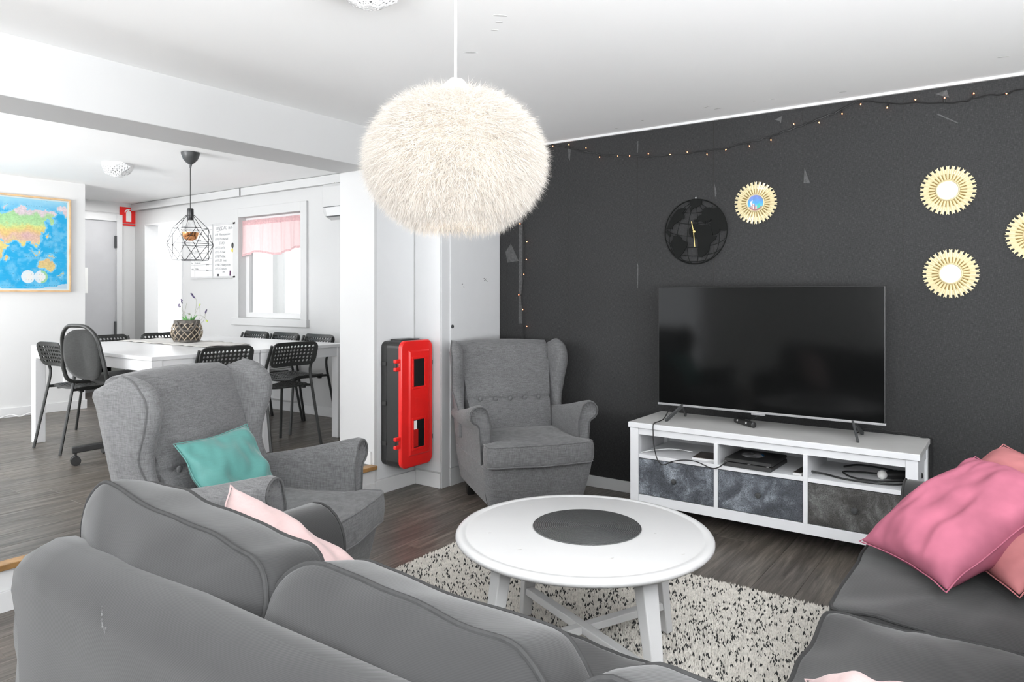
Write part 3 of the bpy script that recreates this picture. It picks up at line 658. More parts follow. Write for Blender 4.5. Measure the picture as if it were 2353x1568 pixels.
# perforated chairs
def perforated(w, h, nx, ny, hr, m, rc):
    """flat perforated plate in x,z centred on 0: a grid of cells with octagonal holes and a rounded rim"""
    g = G(); cw, ch = (w-2*m)/nx, (h-2*m)/ny
    for i in range(nx):
        for j in range(ny):
            x, z = -w/2+m+cw*(i+.5), -h/2+m+ch*(j+.5); o = []; q = []
            for k, (a, b) in enumerate([(1, 0), (1, 1), (0, 1), (-1, 1), (-1, 0), (-1, -1), (0, -1), (1, -1)]):
                o.append((x+a*cw/2, 0, z+b*ch/2)); t = atan2(b, a); q.append((x+hr*cos(t), 0, z+hr*sin(t)))
            g.add(o+q, [(k, (k+1) % 8, 8+(k+1) % 8, 8+k) for k in range(8)])
    inner = [(-w/2+m+cw*i/2, -h/2+m) for i in range(2*nx)]+[(w/2-m, -h/2+m+ch*j/2) for j in range(2*ny)]+[(w/2-m-cw*i/2, h/2-m) for i in range(2*nx)]+[(-w/2+m, h/2-m-ch*j/2) for j in range(2*ny)]
    outer = []
    for x, z in inner:
        X, Z = x*w/(w-2*m), z*h/(h-2*m); ax, az = w/2-rc, h/2-rc
        if abs(X) > ax and abs(Z) > az:
            dx, dz = abs(X)-ax, abs(Z)-az; L = sqrt(dx*dx+dz*dz); f = rc/L; X = math.copysign(ax+dx*f, X); Z = math.copysign(az+dz*f, Z)
        outer.append((X, Z))
    n = len(inner); g.add([(x, 0, z) for x, z in outer]+[(x, 0, z) for x, z in inner], [(k, (k+1) % n, n+(k+1) % n, n+k) for k in range(n)]); return g
chair0 = thing('dining_chair', 'x', 'chair')
g = perforated(.39, .175, 12, 5, .0095, .022, .05)
g.v = [(x, .20+(z-.0)*.28-.05*(1-(x/.195)**2)*.7+.03, z+.685) for x, y, z in g.v]
g.obj('backrest', 'chairblack', chair0, solid=.008)
g = perforated(.385, .35, 12, 11, .008, .022, .05)
g.v = [(x, z-.025, .452-.018*(1-(x/.19)**2)*(1 if z < .12 else .6)-.02*max(0, (-z-.10)/.07)) for x, y, z in g.v]
g.obj('seat', 'chairblack', chair0, solid=.009)
for s_ in (-1, 1):
    g = G(); g.tube(spline([(s_*.215, .255, 0), (s_*.20, .185, .36), (s_*.193, .155, .53), (s_*.193, .165, .60), (s_*.19, .205, .70), (s_*.188, .226, .755)], 5), .0105, 8)
    g.obj('rear_leg', 'chairblack', chair0, smooth=True)
    g = G(); g.tube(spline([(s_*.205, -.215, 0), (s_*.185, -.17, .40), (s_*.175, -.14, .437), (s_*.185, .05, .44), (s_*.197, .17, .44)], 5), .0105, 8)
    g.obj('front_leg', 'chairblack', chair0, smooth=True)
    for y in (-.12, .10):
        g = G(); g.box((s_*.175-.012, y-.015, .418), (s_*.175+.012, y+.015, .446)); g.obj('seat_clip', 'blackplastic', chair0, bevel=.003)
GRP = 'black perforated chairs around the dining tables'
spots = [((3.22, 4.44), pi, 'black perforated chair at the near table edge beside the column'), ((2.69, 4.45), pi, 'black perforated chair at the near table edge behind the grey wing chair'),
         ((3.76, 5.80), -pi/2, 'black perforated chair under the window, leftmost of the three'), ((3.76, 5.36), -pi/2, 'black perforated chair under the window, middle of the three'),
         ((3.76, 4.90), -pi/2, 'black perforated chair under the window, rightmost of the three nearest the column'), ((3.36, 6.03), 0, 'black perforated chair at the far table end behind the plant basket'),
         ((2.87, 6.05), 0, 'black perforated chair at the far table end behind the swivel chair'), ((2.42, 5.60), pi/2, 'black perforated chair at the left table end nearest the map')]
for i, ((x, y), rz, lb) in enumerate(spots):
    if i == 0:
        chair0.location = (x, y, FD); chair0.rotation_euler = (0, 0, rz); tag(chair0, lb, None, GRP)
    else: dup(chair0, (x, y, FD), rz, lb, GRP)
# office chair
oc = thing('office_chair', 'black swivel chair with oval padded back and caster base at the dining table', 'chair', (2.40, 4.90, FD), R(99))
loop = spline([(-.19, .10, .53), (-.205, .27, .545), (-.215, .31, .62), (-.20, .325, .72), (-.175, .345, .84), (-.10, .36, .905), (0, .365, .915), (.10, .36, .905), (.175, .345, .84), (.20, .325, .72), (.215, .31, .62), (.205, .27, .545), (.19, .10, .53)], 6)
g = G(); g.tube(loop, .0125, 10); g.obj('back_frame', 'chairblack', oc, smooth=True)
g = G(); rings = []
for k, (s_, d) in enumerate([(.02, -.030), (.5, -.028), (.85, -.02), (1, -.004), (1, .008), (.85, .018), (.4, .022), (.02, .022)]):
    rings.append([(s_*.188*abs(cos(t))**.7*math.copysign(1, cos(t)), .325+d+.03*(s_*sin(t)*.6)-.025*(1-abs(cos(t))*s_), .728+s_*.162*abs(sin(t))**.8*math.copysign(1, sin(t))) for t in np.linspace(0, 2*pi, 36, endpoint=False)])
g.loft(rings); g.obj('backrest', 'officefab', oc, smooth=True, angle=80)
g = G(); rings = []
for s_, z in [(.02, .535), (.6, .534), (.95, .54), (1, .555), (.97, .575), (.7, .588), (.02, .592)]:
    rings.append([(s_*.235*abs(cos(t))**.7*math.copysign(1, cos(t)), -.01+s_*.225*abs(sin(t))**.7*math.copysign(1, sin(t)), z) for t in np.linspace(0, 2*pi, 36, endpoint=False)])
g.loft(rings); g.obj('seat', 'officefab', oc, smooth=True, angle=80)
g = G(); g.tube([(0, 0, .12), (0, 0, .3)], .03, 12); g.tube([(0, 0, .3), (0, 0, .53)], .016, 12); g.obj('gas_column', 'black', oc, smooth=True)
for k in range(5):
    a_ = 2*pi*k/5+R(64); e = Vector((cos(a_), sin(a_), 0))
    g = G(); g.bar(Vector((0, 0, .125)), e*.335+Vector((0, 0, .10)), .045, .04); sp = g.obj('base_arm', 'blackplastic', oc, bevel=.006)
    p = e*.315; q = Vector((-e.y, e.x, 0)); g = G()
    for s_ in (-1, 1): g.tube([p+q*(s_*.006)+Vector((0, 0, .031)), p+q*(s_*.028)+Vector((0, 0, .031))], .03, 14)
    g.tube([p+Vector((0, 0, .05)), p+Vector((0, 0, .09))], .008, 8); g.obj('caster', 'blackplastic', sp, smooth=True)
# wire cage pendant
pdt = thing('cage_pendant_lamp', 'black wire cage pendant with copper-tipped bulb over the dining table', 'lamp', (2.965, 5.13, 0))
zt = 2.392
g = G(); g.lathe([(.001, zt-.115), (.006, zt-.115), (.012, zt-.088), (.03, zt-.075), (.052, zt-.05), (.066, zt-.012), (.067, zt), (.001, zt)], 28); g.obj('canopy', 'darkgrey', pdt, smooth=True)
g = G(); g.tube([(0, 0, zt-.11), (0, 0, 1.965)], .0035, 8); g.obj('cord', 'cable', pdt, smooth=True)
g = G(); g.lathe([(.001, 1.97), (.021, 1.968), (.0235, 1.96), (.0235, 1.885), (.02, 1.88), (.001, 1.88)], 20); g.obj('lamp_holder', 'black', pdt, smooth=True)
r0 = [(.03*cos(2*pi*k/6+.3), .03*sin(2*pi*k/6+.3), 1.915) for k in range(6)]
r1 = [(.128*cos(2*pi*k/6+.3), .128*sin(2*pi*k/6+.3), 1.815) for k in range(6)]
r2 = [(.17*cos(2*pi*(k+.5)/6+.3), .17*sin(2*pi*(k+.5)/6+.3), 1.695) for k in range(6)]
r3 = [(.128*cos(2*pi*k/6+.3), .128*sin(2*pi*k/6+.3), 1.575) for k in range(6)]
g = G(); ed = []
for k in range(6):
    j = (k+1) % 6; ed += [(r0[k], r0[j]), (r0[k], r1[k]), (r1[k], r1[j]), (r1[k], r2[k]), (r1[j], r2[k]), (r2[k], r2[j]), (r2[k], r3[k]), (r2[k], r3[j]), (r3[k], r3[j])]
for a_, b_ in ed: g.tube([a_, b_], .0022, 6)
g.obj('wire_cage', 'black', pdt)
gl_ = N('clear_bulb_glass'); gl_.set(Base_Color=(1, 1, 1), Roughness=.02, Transmission_Weight=1.0, IOR=1.1, Alpha=.35); M['bulbglass'] = gl_.m
g = G(); g.lathe([(.014, 1.885), (.016, 1.865), (.035, 1.84), (.056, 1.81), (.062, 1.785)], 24, None, False); g.obj('bulb', 'bulbglass', pdt, smooth=True)
g = G(); g.lathe([(.062, 1.785), (.058, 1.76), (.044, 1.736), (.02, 1.724), (.0005, 1.722)], 24, None, False); g.obj('copper_bulb_cap', 'copper', pdt, smooth=True)
# faceted perforated ceiling lamps
def ceil_lamp(label, x, y, r):
    t = thing('ceiling_lamp', label, 'lamp', (x, y, ZC), .4, 'white perforated ceiling lamps'); n = 6
    rings = [(r, -.004), (r*1.03, -.03), (r*.78, -.082), (r*.22, -.112)]
    P = [[Vector((q*cos(2*pi*(k+.5*(i % 2))/n), q*sin(2*pi*(k+.5*(i % 2))/n), z)) for k in range(n)] for i, (q, z) in enumerate(rings)]
    tris = []
    for i in range(3):
        for k in range(n):
            a, b = P[i][k], P[i][(k+1) % n]
            if i % 2 == 0: c, d = P[i+1][k], P[i+1][(k+1) % n]; tris += [(a, b, c), (b, d, c)]
            else: c, d = P[i+1][k], P[i+1][(k+1) % n]; tris += [(a, b, d), (a, d, c)]
    tris += [(P[3][0], P[3][k], P[3][k+1]) for k in range(1, n-1)]
    g = G()
    def cell(a, b, c, hole):
        cen = (a+b+c)/3; q = [a, (a+b)/2, b, (b+c)/2, c, (c+a)/2]; rr = min((x-cen).length for x in q)*.78
        if not hole: g.add([a, b, c], [(0, 1, 2)]); return
        inn = [cen+(x-cen).normalized()*rr for x in q]; g.add(q+inn, [(k, (k+1) % 6, 6+(k+1) % 6, 6+k) for k in range(6)])
    for a, b, c in tris:
        big = max((a-b).length, (b-c).length, (c-a).length); m = 3 if big > r*.6 else 2
        pt = lambda i, j: a+(b-a)*(i/m)+(c-a)*(j/m)
        for i in range(m):
            for j in range(m-i):
                cell(pt(i, j), pt(i+1, j), pt(i, j+1), True)
                if i+j < m-1: cell(pt(i+1, j), pt(i+1, j+1), pt(i, j+1), True)
    g.obj('perforated_shade', 'lampwhite', t, solid=.002)
    g = G(); g.lathe([(.001, -.06), (.04, -.055), (.05, -.03), (.05, 0), (.001, 0)], 16); g.obj('lamp_holder', 'lampwhite', t, smooth=True)
    g = G(); g.lathe([(.001, -.004), (r*.99, -.004), (r*.99, .0), (.001, 0)], 24); g.obj('backplate', 'lampwhite', t)
ceil_lamp('white faceted perforated lamp on the dining ceiling left of the cage pendant', 2.87, 6.06, .118)
ceil_lamp('white faceted perforated lamp on the living room ceiling at the top edge', 1.673, 1.79, .118)
# plant basket
pb = thing('plant_basket', 'grey lattice wicker basket with succulent and dry lavender on the dining table', 'plant', (3.08, 5.38, FD+.738))
bp = [(.092, .0), (.096, .02), (.110, .05), (.114, .08), (.108, .115), (.094, .145)]
br = lambda z: interp(z, [b[1] for b in bp], [b[0] for b in bp])
g = G(); g.lathe([(.001, 0), (.096, 0), (.098, .018), (.09, .024), (.001, .024)], 30); g.obj('base_ring', 'wickerdark', pb, smooth=True)
for k in range(14):
    for s_ in (-1, 1):
        pts = [((br(z)+.002*s_)*cos(2*pi*k/14+s_*(z-.02)*8), (br(z)+.002*s_)*sin(2*pi*k/14+s_*(z-.02)*8), z) for z in np.linspace(.015, .148, 9)]
        g = G(); g.tube(pts, .0042, 5); g.obj('wicker_strand', 'wicker', pb, smooth=True)
g = G(); g.lathe([(.088, .14), (.098, .142), (.098, .170), (.088, .172), (.084, .16)], 30, None, False); g.obj('rim', 'wickerdark', pb, smooth=True)
g = G(); g.lathe([(.075, .02), (.094, .06), (.094, .1), (.078, .15)], 24); g.obj('inner_pot', 'candle', pb, smooth=True)
for s_ in (0,):
    a0, a1 = R(-165), R(-75)
    pts = [(.104*cos(lerp(a0, a1, t))*(1+.12*sin(pi*t)), .104*sin(lerp(a0, a1, t))*(1+.12*sin(pi*t)), .165-.075*sin(pi*t)) for t in np.linspace(0, 1, 12)]
    g = G(); g.tube(pts, .007, 7); g.obj('rope_handle', 'wickerdark', pb, smooth=True)
rnd = random.Random(4)
for k in range(22):
    a_ = rnd.uniform(0, 2*pi); l = rnd.uniform(.035, .07); e = Vector((cos(a_), sin(a_), 0)); b = Vector((.0, -.02, .15))+e*.01
    g = G(); g.tube([b, b+e*l*.5+Vector((0, 0, l*.5)), b+e*l*.8+Vector((0, 0, l*.95))], [.006, .006, .0006], 5); g.obj('succulent_leaf', 'leaf', pb, smooth=True)
# dry stems, each a part with its flower head; (right, up) sketch in the basket's broad side
rgt = Vector((.58, -.81, 0))
def st(pts, head=None, hm='lavender', n=6):
    g = G(); P3 = [Vector((0, 0, .15))+rgt*a+Vector((0, 0, b)) for a, b in pts]; g.tube(spline(P3, 5), .0011, 5); o = g.obj('stem', 'stem', pb, smooth=True)
    if head:
        g = G(); a, b = P3[-2], P3[-1]
        for k in range(n):
            q = b.lerp(b+(b-a).normalized()*head, k/n)+Vector((rnd.uniform(-.004, .004), rnd.uniform(-.004, .004), 0)); g.ball(q, .0055, 6, 4, (1, 1, 1.3))
        g.obj('flower_head', hm, o, smooth=True)
st([(-.03, 0), (-.03, .08), (-.055, .125)], .03); st([(-.02, 0), (-.035, .12), (-.04, .155)], .035); st([(.05, 0), (.07, .10), (.075, .18), (.06, .20)], .045, 'lavender', 9)
st([(.03, 0), (.06, .06), (.10, .14)], .01, 'bud', 3); st([(.04, 0), (.10, .03), (.105, .09), (.10, .14)], .0); st([(.05, 0), (.12, .03), (.15, .08), (.165, .11)], None)
st([(.05, -.01), (.12, .0), (.145, .05), (.15, .08)], .025); st([(.05, .03), (.09, .06), (.14, .045), (.155, .02)], .012, 'bud', 3); st([(-.02, .01), (-.04, .05), (-.02, .08), (.02, .07)], .01, 'stem', 3)
st([(-.06, 0), (-.09, .03), (-.12, .075)], None); st([(.0, 0), (-.02, .06), (.0, .16)], None)

# ------------------------------------------------------------------ fire extinguisher cabinet
fc = thing('extinguisher_cabinet', 'tall black wall cabinet with a red hinged door beside the far wing chair', 'cabinet', (3.437, 3.415, .184))
def yz(poly, y0, y1): return [[(x, y, z) for x, z in poly] for y in (y0, y1)]
body = rrect(.295, .826, .045, 5, 0, .413); b2 = rrect(.285, .815, .04, 5, 0, .413)
g = G(); g.loft([[(x, 0, z) for x, z in b2], [(x, -.05, z) for x, z in b2], [(x, -.055, z) for x, z in body], [(x, -.165, z) for x, z in body]]); g.obj('body', 'cabblack', fc, bevel=.003)
for z in (.14, .40, .66):
    g = G(); g.box((-.1505, -.052, z), (-.145, -.005, z+.028)); g.obj('rib', 'blackplastic', fc, bevel=.003)
g = G(); g.box((-.09, -.13, .822), (.09, -.03, .832)); g.obj('top_rib', 'blackplastic', fc, bevel=.004)
dp = rrect(.298, .828, .048, 6, 0, .413)
sc_ = lambda s, z: [(x*s, y, .413+(zz-.413)*(1-(1-s)*.36)) for (x, zz), y in zip(dp, [z]*len(dp))]
def rect_ring(x0, x1, z0, z1, y): return [(x0, y, z0), (x1, y, z0), (x1, y, z1), (x0, y, z1)]
# door skin: rounded slab with a raised panel and two recessed windows, built as strips around the openings
g = G(); g.loft([[(x, -.166, z) for x, z in dp], [(x, -.186, z) for x, z in dp], [(x*.96, -.192, .413+(z-.413)*.985) for x, z in dp]]); door = g.obj('door', 'red', fc, smooth=True, angle=35)
wx0, wx1 = -.045, .055
def raised(x0, x1, z0, z1, y0, y1, b=.012): g.loft([rect_ring(x0, x1, z0, z1, y0), rect_ring(x0+b, x1-b, z0+b, z1-b, y1)])
g = G(); raised(-.085, .115, .07, .765, -.191, -.200)
g.obj('raised_panel', 'red', door, bevel=.003)
for z0, z1 in ((.525, .705), (.125, .305)):
    g = G()
    for lo, hi in [((wx0-.016, -.205, z0-.016), (wx1+.016, -.199, z0)), ((wx0-.016, -.205, z1), (wx1+.016, -.199, z1+.016)), ((wx0-.016, -.205, z0), (wx0, -.199, z1)), ((wx1, -.205, z0), (wx1+.016, -.199, z1))]: g.box(lo, hi)
    g.obj('window_rim', 'red', door, bevel=.004)
    g = G(); g.box((wx0, -.2012, z0), (wx1, -.1995, z1)); g.obj('window_pane', 'glassdark', door)
g = G(); g.box((wx0, -.2018, .13), (wx0+.042, -.2010, .245)); g.obj('visible_bottle', 'exbottle', door)
g = G(); g.box((wx0, -.2022, .245), (wx0+.03, -.2010, .302)); g.obj('visible_label', 'paper', door)
g = G(); g.box((-.03, -.2012, .36), (.075, -.1995, .45)); g.obj('embossed_field', 'red', door, bevel=.001)
for z in (.135, .635):
    for dz in (0, .052):
        g = G(); g.box((-.192, -.185, z+dz), (-.135, -.160, z+dz+.024)); g.obj('hinge_lug', 'red', door, bevel=.005)
    g = G(); g.tube([(-.178, -.165, z+.015), (-.178, -.165, z+.06)], .010, 10); g.obj('hinge_pin', 'blackplastic', door, smooth=True)
    g = G(); g.box((.146, -.185, z+.02), (.158, -.150, z+.05)); g.obj('latch', 'blackplastic', door, bevel=.002)

# ------------------------------------------------------------------ living room: rug, table, bench, screen
rug = thing('shag_rug', 'cream shaggy rug with black flecks under the round table', 'rug', (0, 0, 0))
rx0, rx1, ry0, ry1 = 1.66, 3.14, .42, 2.39
g = G(); g.box((rx0, ry0, .001), (rx1, ry1, .014)); g.obj('rug_backing', 'rugbase', rug)
def tufts(name, mat, pts, size, seed):
    rs = np.random.RandomState(seed); n = len(pts); V = []; F = []
    L = size*rs.uniform(.75, 1.3, n); A = rs.uniform(0, 2*pi, n); H = rs.uniform(.011, .019, n); W_ = size*rs.uniform(.40, .55, n)
    for i in range(n):
        x, y = pts[i]; c, s = cos(A[i]), sin(A[i]); l, w, h = L[i], W_[i], H[i]; o = len(V)
        q = [(-l, 0, 0), (-l*.45, -w, .2), (l*.45, -w*.8, .1), (l, 0, -.1), (l*.4, w, .2), (-l*.5, w*.9, 0)]
        V += [(x+a*c-b*s, y+a*s+b*c, .012+h*.35*(.5+d)) for a, b, d in q]+[(x+.2*l*c, y+.2*l*s, .012+h)]
        F += [(o+k, o+(k+1) % 6, o+6) for k in range(6)]
    me = bpy.data.meshes.new(name); me.from_pydata(V, [], F); me.materials.append(M[mat]); me.polygons.foreach_set('use_smooth', [True]*len(F))
    ob = bpy.data.objects.new(name, me); COL.objects.link(ob); ob.parent = rug; ob['kind'] = 'stuff'; return ob
rs = np.random.RandomState(11); sp_ = .0078
gx, gy = np.meshgrid(np.arange(rx0, rx1, sp_), np.arange(ry0, ry1, sp_)); pts = np.stack([gx.ravel(), gy.ravel()], 1)+rs.uniform(-.0036, .0036, (gx.size, 2))
tufts('pile', 'tuft', pts, .0062, 1)
nb = 3300; bl = np.stack([rs.uniform(rx0+.01, rx1-.01, nb), rs.uniform(ry0+.01, ry1-.01, nb)], 1); bl = np.concatenate([bl, bl[:1600]+rs.normal(0, .009, (1600, 2))])
tufts('black_fleck_pile', 'tuftblack', bl, .0066, 2); [setattr(o, 'location', (0, 0, .0035)) for o in rug.children if o.name.startswith('black_fleck')]

ctb = thing('coffee_table', 'round white coffee table standing on the shaggy rug', 'table', (2.18, 1.25, 0), R(-33.5))
g = G(); g.lathe([(.001, .452), (.425, .452), (.442, .456), (.449, .464), (.449, .472), (.443, .480), (.432, .4815), (.422, .4815), (.417, .4795), (.411, .4795), (.405, .4815), (.001, .4815)], 96); g.obj('tabletop', 'white', ctb, smooth=True, angle=50)
for k, a_ in enumerate((9.5, 99.5, 189.5, 279.5)):
    a_ = R(a_); e = Vector((cos(a_), sin(a_), 0)); q = Vector((-e.y, e.x, 0)); g = G()
    ring = lambda r, z, w, d: [tuple(e*(r+dx)+q*dy+Vector((0, 0, z))) for dx, dy in ((-d, -w), (d, -w*.85), (d, w*.85), (-d, w))]
    g.loft([ring(.392, .028, .021, .016), ring(.358, .25, .030, .02), ring(.325, .453, .037, .022)]); g.obj('leg', 'white', ctb, bevel=.004)
for k, a_ in enumerate((9.5, 99.5)):
    e = Vector((cos(R(a_)), sin(R(a_)), 0)); g = G(); z = .135+.028*k*0+.0; g.bar(-e*.375+Vector((0, 0, z+.0015*k)), e*.375+Vector((0, 0, z+.0015*k)), .036, .028); g.obj('stretcher', 'white', ctb, bevel=.003)
for r_, a_, l_ in ((.30, 200, .02), (.33, 165, .012), (.28, 262, .016), (.38, 300, .014), (.25, 330, .01), (.34, 100, .012)):
    a_ = R(a_); x_, y_ = r_*cos(a_), r_*sin(a_); g = G(); g.prism([(x_+l_/2*cos(t)*(1+.3*sin(3*t)), y_+.0022*sin(t)) for t in np.linspace(0, 2*pi, 10, endpoint=False)], .4814, .4819); g.obj('scuff_mark', 'tarnish', ctb)
pm = G(); pm.lathe([(.001, 0), (.190, 0), (.193, .002), (.190, .0045), (.001, .005)], 80)
pm = pm.obj('placemat', 'placemat', smooth=True, loc=(2.215, 1.255, .4822)); tag(pm, 'dark grey round woven placemat in the middle of the coffee table', 'placemat')

tvb = thing('tv_bench', 'white low bench with three concrete-look drawers against the dark wall', 'tv bench', (4.0, 1.113, 0))
hw, x0, x1 = .742, -.235, .235
g = G(); g.box((x0, -hw, .538), (x1, hw, .57)); g.obj('top', 'benchtop', tvb, bevel=.003)
g = G(); g.box((x0-.0025, -hw-.001, .539), (x0+.004, hw+.001, .569)); g.obj('front_edge', 'benchwhite', tvb, bevel=.002)
for sx in (-1, 1):
    for sy in (-1, 1):
        px, py = (x0+.028 if sx < 0 else x1-.028), sy*(hw-.034); g = G(); g.box((px-.022, py-.026, 0), (px+.022, py+.026, .538)); g.obj('leg', 'benchwhite', tvb, bevel=.002)
for sy in (-1, 1):
    y = sy*(hw-.03); g = G(); g.box((x0+.05, y-.009, .10), (x1-.05, y+.009, .538)); g.obj('side_panel', 'benchwhite', tvb)
    g = G(); g.box((x0+.05, y+sy*.010-.006, .47), (x1-.05, y+sy*.010+.006, .538)); g.obj('side_rail', 'benchwhite', tvb)
g = G(); g.box((x0+.012, -hw+.06, .500), (x0+.032, hw-.06, .538)); g.obj('top_rail', 'benchwhite', tvb, bevel=.001)
g = G(); g.box((x0+.010, -hw+.06, .100), (x0+.034, hw-.06, .153)); g.obj('bottom_rail', 'benchwhite', tvb, bevel=.001)
g = G(); g.box((x0+.0095, -hw+.06, .366), (x1-.01, hw-.06, .388)); g.obj('shelf', 'benchwhite', tvb, bevel=.001)
g = G(); g.box((x1-.012, -hw+.05, .153), (x1-.004, hw-.05, .538)); g.obj('back_panel', 'benchwhite', tvb)
g = G(); g.box((x0+.02, -hw+.05, .115), (x1-.01, hw-.05, .13)); g.obj('bottom_panel', 'benchwhite', tvb)
for y in (.225, -.2366):
    g = G(); g.box((x0+.008, y-.011, .153), (x1-.012, y+.011, .502)); g.obj('divider', 'benchwhite', tvb, bevel=.001)
for y0, y1, mt in ((.238, .682, 'conc'), (-.224, .212, 'conc'), (-.682, -.2495, 'conc2')):
    g = G(); g.box((x0+.012, y0, .157), (x0+.032, y1, .362)); dr = g.obj('drawer', mt, tvb, bevel=.001)
    g = G(); g.lathe([(.007, 0), (.007, .010), (.014, .014), (.0155, .021), (.012, .027), (.001, .029)], 20, Matrix.Translation((x0+.012, (y0+y1)/2, .262)) @ Matrix.Rotation(R(-90), 4, 'Y')); g.obj('knob', 'darkgrey', dr, smooth=True)

tv = thing('television', 'large flat black television standing on the white bench', 'television', (4.0, 1.157, .57))
g = G(); g.box((-.006, -.612, .092), (.022, .612, .787)); g.box((.02, -.45, .12), (.065, .45, .55)); g.obj('housing', 'blackplastic', tv, bevel=.004)
g = G(); g.box((-.0075, -.607, .094), (-.0055, .607, .783)); g.obj('screen', 'tv', tv)
g = G(); g.box((-.010, -.614, .080), (.022, .614, .0925)); g.obj('bottom_strip', 'silver', tv, bevel=.002)
g = G(); g.box((-.014, -.02, .072), (-.004, .055, .083)); g.obj('logo_tab', 'silver', tv, bevel=.001)
for y, fl in ((.457, .062), (-.46, -.045)):
    g = G(); top = Vector((.0, y, .088))
    g.bar(top, (-.115, y+fl*1.0, .004), .022, .012, (0, 1, 0)); g.bar(top, (.13, y+fl*.6, .004), .022, .012, (0, 1, 0)); g.obj('foot', 'darkgrey', tv, bevel=.003)
# games console, disc, cases, controller, camera bar, cables
gc = thing('games_console', 'slim black games console on the middle shelf of the bench', 'console', (3.91, 1.165, .3885), R(-2))
par = lambda dx, z, w, d: [(-d/2+dx*.4, -w/2, z), (d/2, -w/2, z), (d/2, w/2, z), (-d/2+dx*.4, w/2, z)]
g = G(); g.loft([par(-.01, 0, .255, .28), par(.02, .022, .25, .28)]); g.obj('lower_shell', 'blackplastic', gc, bevel=.003)
g = G(); g.box((-.115, -.122, .022), (.13, .122, .0275)); g.obj('light_groove', 'black', gc)
g = G(); g.loft([par(.02, .0275, .25, .285), par(.04, .042, .247, .28)]); g.obj('upper_shell', 'blackplastic', gc, bevel=.002)
for y in (.115, -.01, -.108):
    g = G(); g.box((-.1365, y-.006, .0225), (-.12, y+.006, .0265)); g.obj('front_port', 'silver', gc)
dk = thing('game_disc', 'printed disc with a blue edge lying on the games console', 'disc', (3.93, 1.185, .4308))
g = G(); g.lathe([(.008, 0), (.06, 0), (.06, .0012), (.008, .0012)], 40); g.obj('disc_body', 'disc', dk)
g = G(); g.prism([(.059*cos(t), .059*sin(t)) for t in np.linspace(R(-100), R(-25), 14)], .0012, .0016); g.obj('blue_print', 'discblue', dk)
def case(label, loc, rz, hy=.068):
    t = thing('game_case', label, 'game case', loc, rz, 'game cases on the bench shelf')
    g = G(); g.box((-.085, -hy, 0), (.085, hy, .013)); g.obj('case', 'casewhite', t, bevel=.002)
    g = G(); g.box((-.083, -hy+.002, .013), (.083, hy-.002, .0136)); g.obj('cover_print', 'casepaper', t)
case('flat game case with a dark orange cover on the left bench shelf', (3.90, 1.425, .3885), R(4)); case('slim game case on the middle bench shelf beside the right divider', (3.87, .915, .3885), R(-3), .022)
mc = thing('motion_controller', 'black motion controller with a white ball on the right bench shelf', 'controller', (3.95, .56, .4115), R(-57))
g = G(); g.tube([(.028, 0, 0), (.05, 0, 0), (.10, 0, .0), (.17, 0, -.001), (.20, 0, -.002)], [.016, .022, .0225, .021, .015], 16); g.obj('grip', 'blackplastic', mc, smooth=True)
g = G(); g.ball((.008, 0, 0), .0228, 18, 12); g.obj('ball', 'ball', mc, smooth=True)
g = G(); g.ball((.075, 0, .021), 1, 10, 6, (.012, .008, .003)); g.obj('button', 'darkgrey', mc, smooth=True)
g = G(); g.tube(spline([(3.86, .845, .402), (3.87, .80, .396), (3.83, .70, .394), (3.83, .56, .394), (3.88, .46, .394), (3.95, .44, .395), (4.02, .50, .396), (4.03, .62, .396), (3.99, .73, .396), (3.93, .72, .396), (3.87, .66, .396), (3.87, .55, .398), (3.94, .45, .398)], 8), .0045, 7)
g.tube(spline([(4.03, .745, .41), (4.07, .68, .42), (4.09, .58, .415), (4.06, .48, .41)], 8), .005, 7)
cb = g.obj('cable_coil', 'cable', smooth=True); tag(cb, 'coiled black cable lying around the motion controller on the right bench shelf', 'cable')
g = G(); g.bar((3.862, .842, .402), (3.856, .878, .405), .014, .008); g.obj('cable_plug', 'blackplastic', cb, bevel=.002)
g = G(); g.bar((3.856, .878, .405), (3.854, .892, .406), .012, .006); g.obj('metal_tip', 'silver', cb)
pc = thing('camera_bar', 'small black cylindrical camera bar lying on the bench top', 'camera', (4.035, 1.262, .587), R(-129))
g = G(); g.tube([(-.088, 0, 0), (-.085, 0, 0), (.085, 0, 0), (.088, 0, 0)], [.011, .0165, .0165, .011], 20); g.obj('body', 'blackplastic', pc, smooth=True)
for x in (-.05, .035):
    g = G(); g.tube([(x, -.0150, .004), (x, -.0168, .0045)], .006, 14); g.obj('lens', 'alu', pc, smooth=True)
g = G(); g.tube(spline([(.01, .012, .008), (.02, .06, .03), (.05, .10, .085)], 6), .0025, 6); g.obj('lead', 'cable', pc, smooth=True)
g = G(); g.tube(spline([(4.02, 1.675, .655), (3.96, 1.69, .62), (3.89, 1.69, .584), (3.80, 1.695, .577), (3.768, 1.695, .5755), (3.755, 1.695, .565), (3.752, 1.694, .53), (3.752, 1.69, .46), (3.752, 1.67, .38), (3.75, 1.635, .35), (3.75, 1.58, .375), (3.75, 1.52, .392), (3.75, 1.44, .395), (3.75, 1.36, .372), (3.752, 1.32, .378), (3.775, 1.287, .403), (3.80, 1.275, .412)], 8), .003, 7)
tag(g.obj('console_cable', 'cable', smooth=True), 'black cable draping over the bench front from television to console', 'cable')
g = G(); g.tube(spline([(3.80, 1.79, .392), (3.86, 1.74, .40), (3.93, 1.68, .402), (3.97, 1.62, .398), (3.97, 1.57, .396)], 6), .0028, 6)
wcb = g.obj('charging_cable', 'whitecable', smooth=True); tag(wcb, 'white charging cable on the left bench shelf', 'cable')
g = G(); g.bar((3.97, 1.575, .396), (3.972, 1.545, .395), .012, .007); g.obj('cable_plug', 'whitecable', wcb, bevel=.002)
